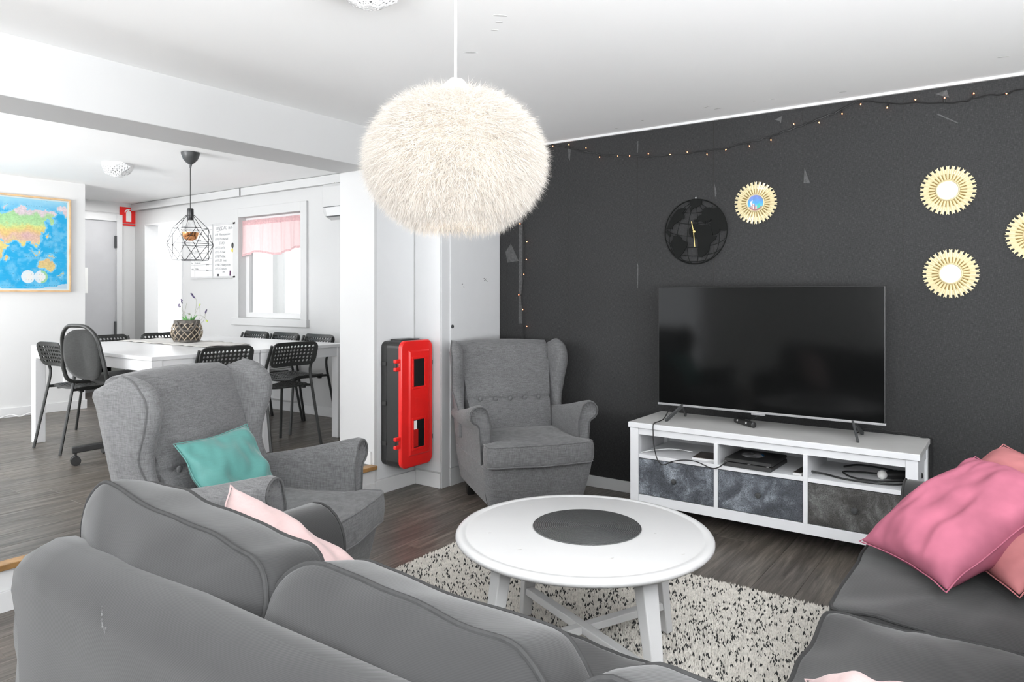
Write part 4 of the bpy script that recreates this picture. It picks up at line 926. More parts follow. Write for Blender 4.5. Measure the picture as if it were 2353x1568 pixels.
g = G(); g.tube(spline([(4.08, .78, .66), (4.15, .64, .63), (4.19, .56, .592), (4.2, .48, .59), (4.2, .41, .576), (4.22, .372, .572), (4.225, .362, .54), (4.225, .36, .3), (4.23, .36, .05)], 8), .003, 6)
g.tube(spline([(4.12, .70, .575), (4.18, .66, .595), (4.19, .56, .592), (4.22, .50, .575)], 6), .003, 6)
tag(g.obj('power_cable', 'cable', smooth=True), 'black power cable running over the right rear corner of the bench', 'cable')

# ------------------------------------------------------------------ wall decoration
XW = 4.266
def wallT(y, z, x=XW): return Matrix(((0, 0, -1, x), (-1, 0, 0, y), (0, 1, 0, z), (0, 0, 0, 1)))   # local x right on the wall, local y up, local z out of the wall
gcl = thing('globe_wall_clock', 'black metal globe wall clock with thin gold hands above the television', 'clock'); gcl.matrix_world = wallT(1.636, 1.704)
g = G(); g.tube([(.2*cos(t), .2*sin(t), .016) for t in np.linspace(0, 2*pi, 64, endpoint=False)], .0035, 6, closed=True); g.obj('rim', 'steelblack', gcl, smooth=True)
q = lambda x, y: ((x-598)/432*.2, (930-y)/440*.2)
LANDS = [[(520,500),(590,492),(690,505),(690,560),(640,590),(575,605),(545,640),(525,655),(522,620),(545,580),(530,546)],
 [(470,600),(400,595),(340,620),(280,690),(230,780),(192,880),(240,868),(270,882),(290,820),(340,790),(400,740),(440,745),(445,700),(420,660),(440,640)],
 [(190,890),(225,905),(250,935),(252,965),(240,985),(200,945),(180,925)], [(290,970),(350,970),(400,1000),(420,1040),(495,1075),(480,1130),(430,1210),(395,1250),(350,1295),(308,1270),(300,1200),(255,1110),(250,1060),(275,1030)],
 [(580,770),(620,760),(650,775),(640,735),(620,735),(690,700),(690,660),(720,620),(790,610),(850,630),(905,622),(960,700),(1010,800),(1026,930),(990,940),(925,915),(940,945),(880,985),(845,985),(822,900),(810,860),(790,830),(835,800),(820,770),(790,800),(760,790),(740,800),(740,835),(715,825),(690,790),(650,790),(600,805),(578,795)],
 [(590,812),(625,830),(700,850),(740,840),(815,865),(838,990),(895,1000),(870,1050),(800,1110),(790,1190),(745,1240),(690,1285),(640,1275),(632,1180),(640,1090),(630,1030),(560,1010),(510,960),(510,890),(550,850)]]
for L in LANDS:
    g = G(); g.prism([q(x, y) for x, y in L], .013, .019); g.obj('continent', 'steelblack', gcl)
for k in (-60, -38, -16, 6, 28, 50):
    pts = []
    for la in np.linspace(-90, 90, 25):
        la_ = R(la); lo = R(k); X = cos(la_)*sin(lo); Yc = cos(R(20))*sin(la_)-sin(R(20))*cos(la_)*cos(lo); Zc = sin(R(20))*sin(la_)+cos(R(20))*cos(la_)*cos(lo)
        if Zc > -.02: pts.append((X*.198, Yc*.198, .016))
    g = G(); g.tube(pts, .0016, 5); g.obj('meridian', 'steelblack', gcl)
for la in (-50, -30, -10, 12, 34, 56):
    pts = []
    for lo in np.linspace(-90, 90, 31):
        la_, l_ = R(la), R(lo); X = cos(la_)*sin(l_); Yc = cos(R(20))*sin(la_)-sin(R(20))*cos(la_)*cos(l_); Zc = sin(R(20))*sin(la_)+cos(R(20))*cos(la_)*cos(l_)
        if Zc > -.02: pts.append((X*.198, Yc*.198, .016))
    g = G(); g.tube(pts, .0016, 5); g.obj('parallel', 'steelblack', gcl)
for a_, b_, w in (((-.008, .0), (-.022, .064), .0045), ((-.008, 0), (0, -.095), .0042)):
    g = G(); g.bar((*a_, .025), (*b_, .025), w, .0015); g.obj('clock_hand', 'brass', gcl)
g = G(); g.lathe([(.008, 0), (.008, .026), (.005, .028), (.001, .028)], 14, Matrix.Translation((-.005, 0, 0))); g.obj('hub', 'brass', gcl, smooth=True)
g = G(); g.ball((0, .21, .008), .008, 10, 6); g.obj('nail_head', 'silver', gcl, smooth=True)
# sunburst mirrors
def sunburst(label, y, z, pict=None, first=[None]):
    t = thing('sunburst_mirror', label, 'mirror', group='gold sunburst mirrors on the dark wall'); t.matrix_world = wallT(y, z); n = 30
    if first[0] is None:
        def ray(r0, r1, w0, w1, z0, z1):
            g = G(); ys = [(r0, w0), (r1-.006, w1)]
            g.add([(-w0, r0, z0), (w0, r0, z0), (w1, r1-.0005, z0), (0, r1-.006, z0), (-w1, r1-.0005, z0), (0, r0, z1), (0, r1-.006, z1)],
                  [(0, 5, 6, 4), (5, 1, 2, 6), (4, 6, 3), (6, 2, 3), (0, 4, 3, 2, 1), (0, 1, 5)]); return g
        first[0] = (ray(.055, .127, .0042, .0075, .006, .011), ray(.055, .113, .004, .0075, .002, .006), ray(.056, .088, .0036, .0045, .0055, .0085))
    for k in range(n):
        for j, (nm, mt) in enumerate((('long_ray', 'gold'), ('short_ray', 'gold'), ('dark_inlay', 'golddark'))):
            if nm not in SUN: o = first[0][j].obj(nm, mt, t); SUN[nm] = o.data
            else: o = bpy.data.objects.new(nm, SUN[nm]); COL.objects.link(o); o.parent = t
            o.rotation_euler = (0, 0, 2*pi*(k+(0 if j == 0 else .5))/n)
    g = G(); g.lathe([(.046, .004), (.052, .006), (.054, .012), (.050, .017), (.046, .013), (.0455, .009)], 48, None, False); g.obj('frame_ring', 'gold', t, smooth=True)
    g = G(); g.lathe([(.001, 0), (.056, 0), (.056, .004), (.001, .004)], 32); g.obj('backplate', 'golddark', t)
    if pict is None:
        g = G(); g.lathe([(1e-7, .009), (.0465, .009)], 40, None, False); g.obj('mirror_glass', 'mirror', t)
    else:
        o = printed('painted_disc', t, .093, .093, 64, 64, pict, Matrix(((1, 0, 0, 0), (0, 0, 1, -.0465), (0, -1, 0, .0095), (0, 0, 0, 1))))  # city view coloured onto the disc in place of mirror glass
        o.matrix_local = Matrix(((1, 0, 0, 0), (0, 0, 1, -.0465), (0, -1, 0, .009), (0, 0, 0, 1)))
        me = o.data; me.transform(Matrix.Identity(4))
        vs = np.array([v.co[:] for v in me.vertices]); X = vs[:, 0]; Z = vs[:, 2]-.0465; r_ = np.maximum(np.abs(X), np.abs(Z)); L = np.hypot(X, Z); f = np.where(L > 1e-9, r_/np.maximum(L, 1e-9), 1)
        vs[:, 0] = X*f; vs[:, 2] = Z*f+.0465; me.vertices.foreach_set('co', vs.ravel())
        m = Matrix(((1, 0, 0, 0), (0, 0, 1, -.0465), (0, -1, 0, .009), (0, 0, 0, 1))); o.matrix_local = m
    return t
SUN = {}
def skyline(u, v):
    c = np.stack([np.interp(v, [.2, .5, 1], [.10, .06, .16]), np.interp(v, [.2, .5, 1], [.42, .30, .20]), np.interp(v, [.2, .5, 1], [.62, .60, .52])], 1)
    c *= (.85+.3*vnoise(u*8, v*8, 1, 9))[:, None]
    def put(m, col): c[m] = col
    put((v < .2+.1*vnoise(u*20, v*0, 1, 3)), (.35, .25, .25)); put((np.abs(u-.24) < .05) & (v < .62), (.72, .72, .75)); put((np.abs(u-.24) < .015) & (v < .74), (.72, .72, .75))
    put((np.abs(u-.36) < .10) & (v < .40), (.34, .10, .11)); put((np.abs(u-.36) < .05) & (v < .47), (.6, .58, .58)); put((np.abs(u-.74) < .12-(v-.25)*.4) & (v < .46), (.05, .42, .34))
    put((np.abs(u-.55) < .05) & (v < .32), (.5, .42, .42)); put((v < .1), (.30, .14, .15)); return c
sunburst('gold sunburst mirror with a city view coloured on its disc, beside the globe clock', 1.269, 1.856, skyline)
sunburst('gold sunburst mirror high on the dark wall right of the television', .296, 1.847)
sunburst('gold sunburst mirror lower on the dark wall right of the television', .283, 1.419)
sunburst('gold sunburst mirror at the right edge of the picture', -.071, 1.60)
# fairy lights
fl = thing('fairy_lights', 'string of tiny warm lights on a black cord along the dark wall', 'fairy lights', (4.255, 0, 0))
cord = [(2.721, 2.361), (2.673, 2.375), (2.555, 2.338), (2.478, 2.311), (2.395, 2.288), (2.304, 2.262), (2.16, 2.236), (1.975, 2.21), (1.845, 2.203), (1.682, 2.199), (1.567, 2.201), (1.434, 2.204), (1.308, 2.22), (1.235, 2.228), (1.182, 2.239), (1.12, 2.249), (1.055, 2.269), (.986, 2.282), (.932, 2.297), (.866, 2.315), (.814, 2.332), (.712, 2.371), (.663, 2.363), (.564, 2.337), (.43, 2.315), (.31, 2.299), (.227, 2.29), (.183, 2.3), (.101, 2.304), (.046, 2.302), (-.022, 2.312), (-.3, 2.34), (-.6, 2.30)]
vert = [(2.76, 2.33), (2.86, 2.2), (2.93, 2.0), (2.947, 1.826), (2.939, 1.765), (2.932, 1.694), (2.941, 1.564), (2.932, 1.478), (2.947, 1.367), (2.959, 1.272), (2.943, 1.176), (2.939, 1.081), (2.932, .986), (2.928, .75)]
CV = spline([(0.004*sin(i*2.1), y, z) for i, (y, z) in enumerate(vert[::-1]+cord)], 5)
CV = [p+Vector((0, 0, .003*sin(i*1.3)+.002*sin(i*.7))) for i, p in enumerate(CV)]
g = G(); g.tube(CV, .0034, 6); g.obj('cord', 'cable', fl, smooth=True)
for y, z in [(2.681, 2.366), (2.551, 2.356), (2.414, 2.317), (2.308, 2.246), (2.169, 2.236), (2.085, 2.229), (1.951, 2.223), (1.804, 2.203), (1.687, 2.202), (1.562, 2.178), (1.442, 2.193), (1.303, 2.199), (1.178, 2.218), (1.049, 2.289), (.914, 2.283), (.794, 2.315), (.699, 2.353), (.571, 2.315), (.438, 2.331), (.309, 2.32), (.183, 2.321), (.048, 2.301), (2.963, 1.83), (2.909, 1.697), (2.912, 1.567), (2.932, 1.462), (2.974, 1.31), (2.943, 1.202), (2.909, 1.082)]:
    b = Vector((-.004, y, z)); n_ = min(CV, key=lambda p: (p-b).length); d = b-n_; d = d.normalized() if d.length > .006 else Vector((-.4, 0, -1)).normalized()
    g = G(); g.tube([b, b+d*.007], [.0035, .0015], 8); bo = g.obj('bulb', 'bulbwarm', fl, smooth=True)
    g = G(); g.tube([n_, b], .0032, 6); g.obj('socket', 'cable', bo)
# ------------------------------------------------------------------ feather pendant
FP = Vector((1.648, 1.389, 1.714)); FA, FB = .252, .196
fp = thing('feather_pendant_lamp', 'big round cream feather pendant lamp hanging from the living room ceiling', 'lamp', tuple(FP))
g = G(); g.tube([(.0, 0, .19), (.003, .002, .4), (0, 0, ZC-FP.z-.02)], .0045, 8); g.obj('cord', 'lampwhite', fp, smooth=True)
g = G(); g.lathe([(.001, 0), (.05, 0), (.045, -.03), (.01, -.04)], 20, Matrix.Translation((0, 0, ZC-FP.z))); g.obj('ceiling_cup', 'lampwhite', fp, smooth=True)
g = G(); g.lathe([(.050, -.05), (.046, -.02), (.030, .018), (.010, .028), (.005, .03)], 24, Matrix.Translation((.004, -.005, .222)) @ Matrix.Rotation(R(28), 4, Vector((.81, .58, 0))), False); g.obj('lamp_cup', 'lampwhite', fp, smooth=True, solid=.003)
g = G(); g.ball((0, 0, 0), 1, 40, 24, (FA*.93, FA*.93, FB*.93)); g.obj('paper_liner', 'liner', fp, smooth=True)
def feathers(n, seed, lmin, lmax):
    rs = np.random.RandomState(seed)
    row = rs.randint(0, 11, n); v = -.93+1.86*((row+.5+rs.normal(0, .28, n))/11); v = np.clip(v, -.99, .985)
    th = rs.uniform(0, 2*pi, n); rr = np.sqrt(1-v*v)
    nrm = np.stack([rr*np.cos(th)/FA, rr*np.sin(th)/FA, v/FB], 1); nrm /= np.linalg.norm(nrm, axis=1)[:, None]
    base = np.stack([FA*rr*np.cos(th), FA*rr*np.sin(th), FB*v], 1)*.93
    down = np.stack([-nrm[:, 0]*nrm[:, 2], -nrm[:, 1]*nrm[:, 2], 1-nrm[:, 2]**2], 1)*-1
    side = np.cross(nrm, down); side /= np.maximum(np.linalg.norm(side, axis=1), 1e-6)[:, None]
    L = rs.uniform(lmin, lmax, n)
    d0 = nrm*rs.uniform(.55, 1.0, n)[:, None]+down*rs.normal(.30, .35, n)[:, None]+side*rs.normal(0, .55, n)[:, None]; d0 /= np.linalg.norm(d0, axis=1)[:, None]
    d1 = d0*.75+np.array([0, 0, -.38])+side*rs.normal(0, .6, n)[:, None]+down*rs.normal(.05, .2, n)[:, None]; d1 /= np.linalg.norm(d1, axis=1)[:, None]
    p0 = base; p1 = p0+d0*(L*.5)[:, None]; p2 = p1+d1*(L*.5)[:, None]
    w = np.cross(d0, rs.normal(0, 1, (n, 3))); w /= np.linalg.norm(w, axis=1)[:, None]; W0 = (.00055*rs.uniform(.7, 1.4, n))[:, None]
    V = np.stack([p0-w*W0, p0+w*W0, p1-w*W0*.8, p1+w*W0*.8, p2], 1).reshape(-1, 3)
    o = (np.arange(n)*5)[:, None]; F = (o+np.array([[0, 1, 3, 2]])).tolist()+(o+np.array([[2, 3, 4]])).tolist()
    me = bpy.data.meshes.new('feathers'); me.from_pydata(V.tolist(), [], F); me.materials.append(M['feather'])
    ob = bpy.data.objects.new('feathers', me); COL.objects.link(ob); ob.parent = fp; ob['kind'] = 'stuff'; return ob
feathers(140000, 5, .034, .076)
pl = bpy.data.lights.new('feather_lamp_bulb', 'POINT'); pl.energy = 1.15; pl.color = (1, .88, .72); pl.shadow_soft_size = .05
plo = bpy.data.objects.new('feather_lamp_bulb', pl); COL.objects.link(plo); plo.parent = fp; plo.location = (0, 0, .02)

# ------------------------------------------------------------------ soft furniture
def cushion(outline, th, dome, er=.02, seed=0, n=72, amp=.006, rings=(0.03, .3, .55, .75, .88, .96)):
    """boxed cushion: outline in (a,b), thickness along c; returns mesh builder and its two piping loops"""
    out = resample(outline, n); cx = sum(p[0] for p in out)/n; cy = sum(p[1] for p in out)/n; R_ = []
    def ring(s, c): return [(cx+(x-cx)*s, cy+(y-cy)*s, c) for x, y in out]
    for s in rings: R_.append(ring(s, -th/2-dome*(1-s*s)**.8))
    R_ += [ring(.992, -th/2), ring(1.004, -th/2+er*.6), ring(1.014, -th/6), ring(1.014, th/6), ring(1.004, th/2-er*.6), ring(.992, th/2)]
    for s in rings[::-1]: R_.append(ring(s, th/2+dome*(1-s*s)**.8))
    def w(p):
        x, y, z = p; return (x+wob(p, 7, amp, seed), y+wob(p, 7, amp, seed+9), z+wob(p, 6, amp*1.6, seed+4)+wob((x*.5, y, z), 18, amp*.5, seed+2))
    R_ = [[w(p) for p in r] for r in R_]; g = G(); g.loft(R_)
    k = len(rings); lo = [tuple(Vector(p)*1.0) for p in R_[k]]; hi = R_[k+5]
    return g, lo, hi
def place(g, T):
    g.v = [tuple(T @ Vector(p)) for p in g.v]; return g
def frame(o, ax, ay, az):
    T = Matrix((Vector(ax).normalized(), Vector(ay).normalized(), Vector(az).normalized())).transposed().to_4x4(); T.translation = o; return T
def add_cushion(name, parent, T, outline, th, dome, mat, pmat, seed, pr=.0055, amp=.006, n=72, bothpipes=True):
    g, lo, hi = cushion(outline, th, dome, seed=seed, amp=amp, n=n); place(g, T); o = g.obj(name, mat, parent, smooth=True, angle=75)
    for L in ((lo, hi) if bothpipes else (hi,)):
        gp = G(); gp.tube([T @ Vector(p) for p in L], pr, 7, closed=True); gp.obj('piping', pmat, o, smooth=True)
    return o
def throw(name, label, A_, B_, D_, mat, thick=.14, seed=0, group=None, pinch=.08, amp=.014):
    """scatter cushion given by three of its corners: A_, its neighbour B_ along x and its neighbour D_ along y"""
    A_, B_, D_ = Vector(A_), Vector(B_), Vector(D_); xdir, ydir = B_-A_, D_-A_; loc = (B_+D_)/2; sx_, sy_ = xdir.length/2, ydir.length/2
    n = 28; g = G(); x = Vector(xdir).normalized(); y = Vector(ydir); y = (y-x*y.dot(x)).normalized(); z = x.cross(y); rows = []
    def P_(i, j, sgn):
        u, v = 2*i/n-1, 2*j/n-1; e = (1-abs(u)**2.6)*(1-abs(v)**2.6); h = thick/2*max(e, 0)**.55
        uu = u*(1-pinch*(1-v*v)*abs(u)**3); vv = v*(1-pinch*(1-u*u)*abs(v)**3)
        edge = max(abs(u), abs(v)); p = Vector((uu*sx_, vv*sy_, 0))
        wr = wob((u*2.2, v*2.2, seed), 1.0, amp*1.3, seed)+wob((u*5, v*2.5, seed), 1.0, amp*.75, seed+5)+wob((u*9+v*4, v*9-u*4, seed), 1.0, amp*.35*(edge**2), seed+8)
        return p+Vector((0, 0, sgn*(h+wr*min(1, e*5))+wob((u*2, v*2, 0), 1.2, amp*.8, seed+3)))
    V = []; F = []; idx = {}
    for sgn in (1, -1):
        for i in range(n+1):
            for j in range(n+1):
                b = i in (0, n) or j in (0, n)
                if sgn == -1 and b: idx[(sgn, i, j)] = idx[(1, i, j)]; continue
                idx[(sgn, i, j)] = len(V); V.append(P_(i, j, sgn))
    for sgn in (1, -1):
        for i in range(n):
            for j in range(n):
                f = (idx[(sgn, i, j)], idx[(sgn, i+1, j)], idx[(sgn, i+1, j+1)], idx[(sgn, i, j+1)]); F.append(f if sgn == 1 else f[::-1])
    T = frame((0, 0, 0), x, y, z); g.add(V, F, T); o = g.obj(name, mat, None, sub=1, loc=loc)
    bd = [idx[(1, i, 0)] for i in range(n)]+[idx[(1, n, j)] for j in range(n)]+[idx[(1, n-i, n)] for i in range(n)]+[idx[(1, 0, n-j)] for j in range(n)]
    gp = G(); gp.tube([T @ V[k] for k in bd], .0022, 5, closed=True); gp.obj('seam', mat, o, smooth=True)
    return tag(o, label, 'cushion', group)

# wing chairs (local: seat faces -y)
def wing_chair(label, loc, rz):
    t = thing('wing_chair', label, 'armchair', loc, rz, 'grey wing chairs')
    def srr(w, y0, y1, z, r, n=6): return [(x, y, z) for x, y in rrect(w, y1-y0, r, n, 0, (y0+y1)/2)]
    g = G(); g.loft([srr(.57, -.375, .30, .085, .05), srr(.585, -.385, .305, .10, .055), srr(.66, -.415, .33, .26, .06), srr(.675, -.425, .335, .325, .06), srr(.64, -.40, .32, .335, .05)])
    g.obj('base', 'linen', t, smooth=True, angle=50)
    # backrest with a buttoned crease
    def yf(z): return .115+(z-.42)*.37
    def yr(z): return .30+(z-.30)*.235
    rings = []; zb = .63; bx = [-.2, -.1, 0, .1, .2]
    for z in np.concatenate([np.linspace(.30, .59, 7), np.linspace(.608, .652, 7), np.linspace(.68, .955, 10), [.978, .990, .996]]):
        tp = max(0, (z-.955)/.041); hw_ = lerp(.262, .310, min(1, max(0, (z-.42)/.5))); f, r_ = yf(z), yr(z); f, r_ = lerp(f, f+.055, tp**2), lerp(r_, r_-.05, tp**2); ring = []; m = 22
        for k in range(m+1):
            u = 2*k/m-1; x = u*hw_; bul = .030*(1-u*u)
            cr = .012*math.exp(-((z-zb)/.014)**2); dt = sum(.016*math.exp(-((x-b)/.02)**2-((z-zb)/.02)**2) for b in bx); ring.append((x, f-bul+cr+dt, z+.012*(1-u*u)*(1 if z > .95 else 0)))
        ring += [(hw_+.012, lerp(f, r_, .4), z), (hw_, r_-.02, z)]
        for k in range(9): u = 1-2*k/8; ring.append((u*(hw_-.02), r_, z+.012*(1-u*u)*(1 if z > .95 else 0)))
        ring += [(-hw_, r_-.02, z), (-hw_-.012, lerp(f, r_, .4), z)]
        rings.append(ring)
    g = G(); g.loft(rings); g.obj('backrest', 'linen', t, smooth=True, angle=70)
    for b in bx:
        g = G(); g.ball((b, yf(zb)-.030*(1-(b/.3)**2)+.010, zb), 1, 12, 6, (.014, .007, .014)); g.obj('button', 'linen', t, smooth=True)
    for s_ in (-1, 1):
        # wing: slab from the back edge to a rolled front edge
        zs = [.40, .46, .52, .56, .60, .65, .70, .75, .80, .85, .89, .925, .955, .98, .998, 1.006]
        fy = [.14, .14, .143, .152, .168, .184, .186, .175, .158, .145, .142, .150, .172, .205, .25, .285]; rings = []; fr_ = []
        for i, z in enumerate(zs):
            yb = yr(z)-.012; f = fy[i]; zz_ = z; k = min(1, max(0, (1.012-z)/.05))**.5; th = .034*k; bl = .043*k*min(1, max(.55, (z-.45)/.25))
            xb, xf = .308+.008*min(1, (z-.4)/.5), .330+.026*min(1, max(0, (z-.55)/.3)); a = Vector((s_*xb, yb, z-.055*max(0, (z-.88)/.12))); e = Vector((s_*xf, f+bl, z)); d = (e-a).normalized(); nn = Vector((d.y, -d.x, 0)); ring = []
            for q_ in (0, .33, .66): ring.append(a.lerp(e, q_)+nn*lerp(th, bl*.85, q_))
            for w_ in np.linspace(75, -75, 7): ring.append(e+d*(bl*cos(R(w_)))+nn*(bl*sin(R(w_))))
            for q_ in (.66, .33, 0): ring.append(a.lerp(e, q_)-nn*lerp(th, bl*.85, q_))
            ring.append(a-d*.012*k); rings.append([tuple(p) for p in ring])
            fr_.append(tuple(e-nn*bl*s_*.80+d*bl*.62))
        g = G(); g.loft(rings if s_ > 0 else [r[::-1] for r in rings]); wg = g.obj('wing', 'linen', t, smooth=True, angle=75)
        gp = G(); gp.tube(spline(fr_[2:], 3), .0038, 6); gp.obj('piping', 'linenseam', wg, smooth=True)
        # arm: scroll section lofted from the front to the wing
        def asec(y, zt, r, fl):
            c_ = (.330+fl, zt-r); pts_ = [(.292, .10), (.278, .30), (.273, zt-r*2.2)]
            for w_ in np.linspace(178, -75, 11): pts_.append((c_[0]+r*cos(R(w_)), c_[1]+r*sin(R(w_))))
            pts_ += [(.338+fl*.5, zt-r*2.3), (.336, .42), (.330, .28), (.298, .10)]; return [(s_*x, y, z) for x, z in pts_]
        rows = [asec(y, zt, r, fl) for y, zt, r, fl in [(-.318, .658, .050, .012), (-.325, .668, .058, .014), (-.30, .672, .061, .014), (-.2, .650, .060, .012), (-.08, .622, .057, .008), (.04, .598, .052, .004), (.14, .58, .046, 0), (.22, .572, .042, -.004), (.33, .57, .04, -.006)]]
        g = G(); g.loft(rows if s_ < 0 else [r[::-1] for r in rows]); am = g.obj('arm', 'linen', t, smooth=True, angle=60)
        f0 = asec(-.3262, .663, .052, .013); gp = G(); gp.tube([Vector(p) for p in f0[1:-1]], .0042, 6); gp.obj('piping', 'linenseam', am, smooth=True)
        for w_ in (150, 120, 90, 60, 30, 0):
            c_ = Vector((s_*.344, -.327, .61)); e_ = Vector((s_*cos(R(w_)), 0, sin(R(w_)))); gp = G(); gp.tube([c_+e_*.030, c_+e_*.050, c_+e_*.058+Vector((0, .02, 0))], .0014, 5); gp.obj('pleat', 'linenseam', am, smooth=True)
    T_ = [(-.322, -.43), (-.29, -.455), (0, -.475), (.29, -.455), (.322, -.43), (.325, -.345), (.315, -.335), (.268, -.335), (.265, .12), (-.265, .12), (-.268, -.335), (-.315, -.335), (-.325, -.345)]
    add_cushion('seat_cushion', t, Matrix.Translation((0, 0, .392)), [(x, y+.0) for x, y in T_], .115, .020, 'linen', 'linen', 3, .0048, .003, 90)
    for x, y in ((-.25, -.33), (.25, -.33), (-.25, .26), (.25, .26)):
        g = G(); g.loft([[(x+a*.020, y+b*.020, 0) for a, b in ((-1, -1), (1, -1), (1, 1), (-1, 1))], [(x+a*.027, y+b*.027, .10) for a, b in ((-1, -1), (1, -1), (1, 1), (-1, 1))]]); g.obj('leg', 'legwood', t, bevel=.002)
    return t
wing_chair('grey wing chair in the corner between cabinet and television bench', (3.675, 2.575, 0), R(-37))
wing_chair('grey wing chair with a teal cushion in front of the dining table', (1.745, 2.56, 0), R(21.5))

# corner sofa
sf = thing('corner_sofa', 'large dark grey twill corner sofa in the foreground', 'sofa', (0, 0, 0))
X0, X1, Y0, Y1, DF = .66, 3.09, -.49, 1.955, .88
def backframe(along, a0, a1, flip):
    sec = [(0.015, .04), (.012, .30), (.004, .56), (-.012, .66), (-.006, .705), (.022, .735), (.06, .748), (.10, .742), (.128, .72), (.138, .66), (.14, .40), (.14, .04)]
    rings = []
    n = 26
    for i in range(n+1):
        t = i/n; a = lerp(a0, a1, t); e = min(t, 1-t)*abs(a1-a0); k = 1-max(0, 1-e/.035)**2*.16; ring = []
        for d, z in sec:
            zz = .04+(z-.04)*(1-(1-k)*.35); dd = .065+(d-.065)*k; w_ = wob((a*1.2, d, z), 3, .003, 3); ring.append((X0+dd+w_, a, zz+w_*.5) if along == 'y' else (a, Y0+dd+w_, zz+w_*.5))
        rings.append(ring)
    g = G(); g.loft([r[::-1] for r in rings] if flip else rings); return g
bfr = backframe('y', Y0, 1.90, False).obj('back_frame', 'twill', sf, smooth=True, angle=60)
backframe('x', X0+.05, X1-.03, True).obj('back_frame', 'twill', sf, smooth=True, angle=60)
g = G(); pts = [(X0-.003, y, .12+.5*i/10) for i, y in enumerate(np.linspace(1.33, 1.335, 11))]; gp = G(); gp.tube([(X0+.0105-.006*(i/10), 1.33, .05+.5*i/10) for i in range(11)], .002, 5); gp.obj('cover_seam', 'twillseam', bfr)
g = G(); rnd = random.Random(8); line = [(1.443, .706), (1.440, .695), (1.437, .685), (1.433, .678), (1.429, .671), (1.421, .668), (1.416, .674)]
for k in range(46):
    t_ = rnd.random()*(len(line)-1.001); i_ = int(t_); y = lerp(line[i_][0], line[i_+1][0], t_-i_)+rnd.gauss(0, .0012); z = lerp(line[i_][1], line[i_+1][1], t_-i_)+rnd.gauss(0, .001); r_ = rnd.uniform(.0006, .0012+.0004*i_)
    g.ball((X0+interp(z, [.56, .66, .705, .735], [.004, -.012, -.006, .022])-.0003, y, z), 1, 6, 4, (.0016, r_, r_*1.5))
st_ = g.obj('stain_mark', 'stain', bfr, smooth=True); st_['kind'] = 'stuff'
def arm(axis, lo, hi, c0, c1):
    """roll arm along an axis from lo to hi; c0 inner and c1 outer edge"""
    w = c1-c0; s_ = 1 if w > 0 else -1; w = abs(w); r = .118
    def sec(k):
        pts_ = [(.02, .05), (.015, .35)]
        for a_ in np.linspace(205, -40, 14): pts_.append((w*.5+r*k*cos(R(a_)), .515+r*k*sin(R(a_))))
        pts_ += [(w*.83, .36), (w*.84, .05)]; return pts_
    rings = []
    for t, k in [(0, .82), (.006, .93), (.02, 1), (.25, 1.0), (.5, .985), (.75, 1), (.98, 1), (.994, .96), (1, .86)]:
        a = lerp(lo, hi, t); ring = []
        for d, z in sec(k):
            ww = wob((a*2, d*4, z*4), 1.5, .006, 7); ring.append((a, c0+s_*d+ww, z+ww) if axis == 'x' else (c0+s_*d+ww, a, z+ww))
        rings.append(ring)
    g = G(); g.loft(rings); am = g.obj('arm', 'twill', sf, smooth=True, angle=60)
    f_ = [(hi-.006, c0+s_*d, z) if axis == 'x' else (c0+s_*d, hi-.006, z) for d, z in sec(.985)]
    gp = G(); gp.tube([Vector(p) for p in f_], .0045, 6); gp.obj('piping', 'twillseam', am, smooth=True); return am
arm('x', X0+.02, X0+DF-.02, 1.71, 1.985); arm('y', Y0+.02, .345, 2.82, 3.09)
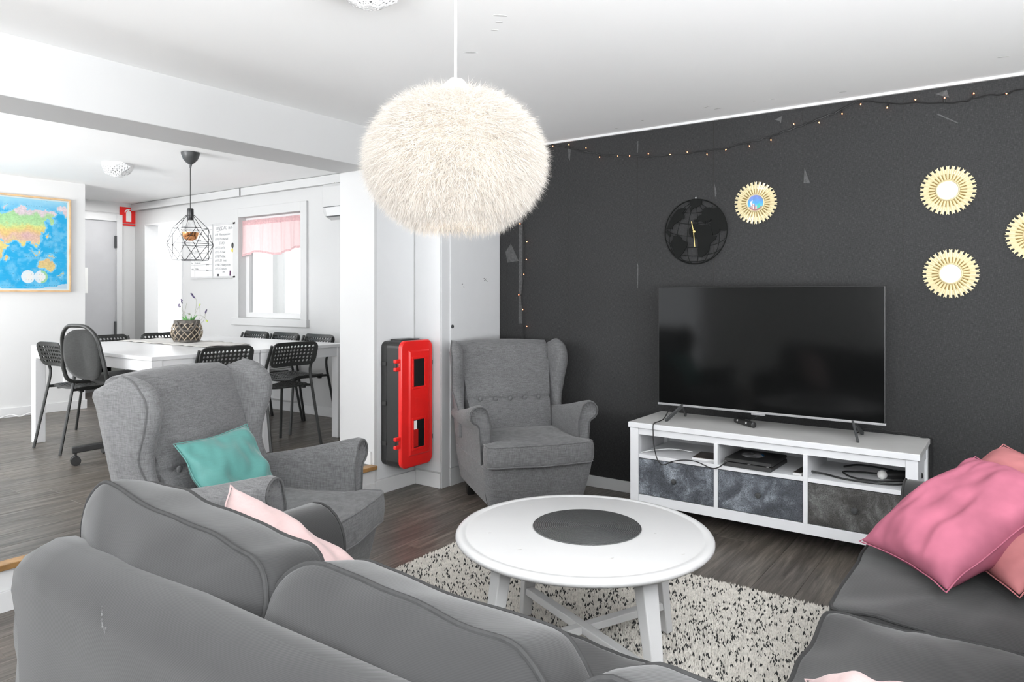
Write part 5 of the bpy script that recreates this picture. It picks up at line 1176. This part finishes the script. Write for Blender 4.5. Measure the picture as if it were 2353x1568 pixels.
# base skirts
g = G(); g.box((X0+.10, Y0+.10, .03), (X0+DF-.03, 1.74, .30)); g.obj('seat_base', 'twill', sf, bevel=.02, seg=3)
g = G(); g.box((X0+DF-.03, Y0+.10, .03), (2.86, Y0+DF-.03, .30)); g.obj('seat_base', 'twill', sf, bevel=.02, seg=3)
def seat(x0, x1, y0, y1, seed):
    T = Matrix.Translation(((x0+x1)/2, (y0+y1)/2, .375)); add_cushion('seat_cushion', sf, T, rrect(x1-x0, y1-y0, .05), .13, .022, 'twill', 'twillseam', seed, .0055, .010, 96)
seat(.82, 1.545, 1.075, 1.715, 21); seat(.82, 1.545, .415, 1.07, 22); seat(.82, 1.53, -.33, .41, 23); seat(1.535, 2.095, -.33, .425, 24); seat(2.10, 2.825, -.33, .43, 25)
def backcush(c, along, w, h, lean, seed, th=.15, dome=.05, rot=0, amp=.010, tilt=0, rc=.11):
    ax = Vector((0, -1, 0)) if along == 'y' else Vector((1, 0, 0)); n_ = Vector((1, 0, 0)) if along == 'y' else Vector((0, 1, 0))
    up = (Vector((0, 0, 1))-n_*lean).normalized(); nz = ax.cross(up); T = frame(c, ax, up, nz) @ Matrix.Rotation(tilt, 4, 'Z')
    out = []
    for x, y in rrect(w, h, rc, 7): out.append((x*(1+.03*(y/h)), y+.018*cos(x/w*pi)*(1 if y > 0 else 0)))
    return add_cushion('back_cushion', sf, T, out, th, dome, 'twill', 'twillseam', seed, .0052, amp, 110)
backcush((.845, 1.505, .605), 'y', .74, .44, -.15, 31, th=.13, dome=.07, rc=.075, tilt=R(-4)); backcush((.840, .825, .582), 'y', .64, .43, -.30, 33, th=.13, dome=.075, tilt=R(-3)); backcush((.805, .165, .578), 'y', .65, .42, -.25, 35, th=.13, dome=.07, tilt=R(-5), rc=.07)
backcush((1.55, -.26, .61), 'x', .64, .42, .05, 37); backcush((2.22, -.26, .61), 'x', .64, .42, .05, 39)

# scatter cushions
def lc(loc, rz, v):  # a vector or point in a wing chair's frame
    return Matrix.Rotation(rz, 3, 'Z') @ Vector(v)+Vector(loc)
LC, LR = (1.745, 2.56, 0), R(21.5)
RM = Matrix.Rotation(LR, 3, 'Z')
throw('teal_cushion', 'teal satin cushion leaning in the wing chair before the dining table', lc(LC, LR, (-.275, -.07, .455)), lc(LC, LR, (.115, -.11, .462)), lc(LC, LR, (-.325, .135, .748)), 'teal', .11, 3)
throw('pale_pink_cushion', 'pale pink cushion behind the sofa back near the teal cushion', (1.07, 1.68, .815), (1.385, 1.51, .52), (.90, 1.52, .70), 'palepink', .15, 6)
throw('pink_cushion', 'large bright pink velvet cushion on the right arm of the sofa', (2.53, .392, .50), (2.26, .13, .49), (2.88, .15, .76), 'pink', .19, 12)
throw('coral_cushion', 'coral velvet cushion underneath the bright pink cushion', (2.733, .34, .555), (2.36, .0, .49), (2.95, .04, .80), 'coral', .15, 14)
throw('pale_pink_cushion', 'pale pink cushion at the bottom edge of the picture on the right sofa seat', (1.55, .36, .515), (1.67, .02, .535), (1.15, .22, .505), 'palepink', .12, 9)
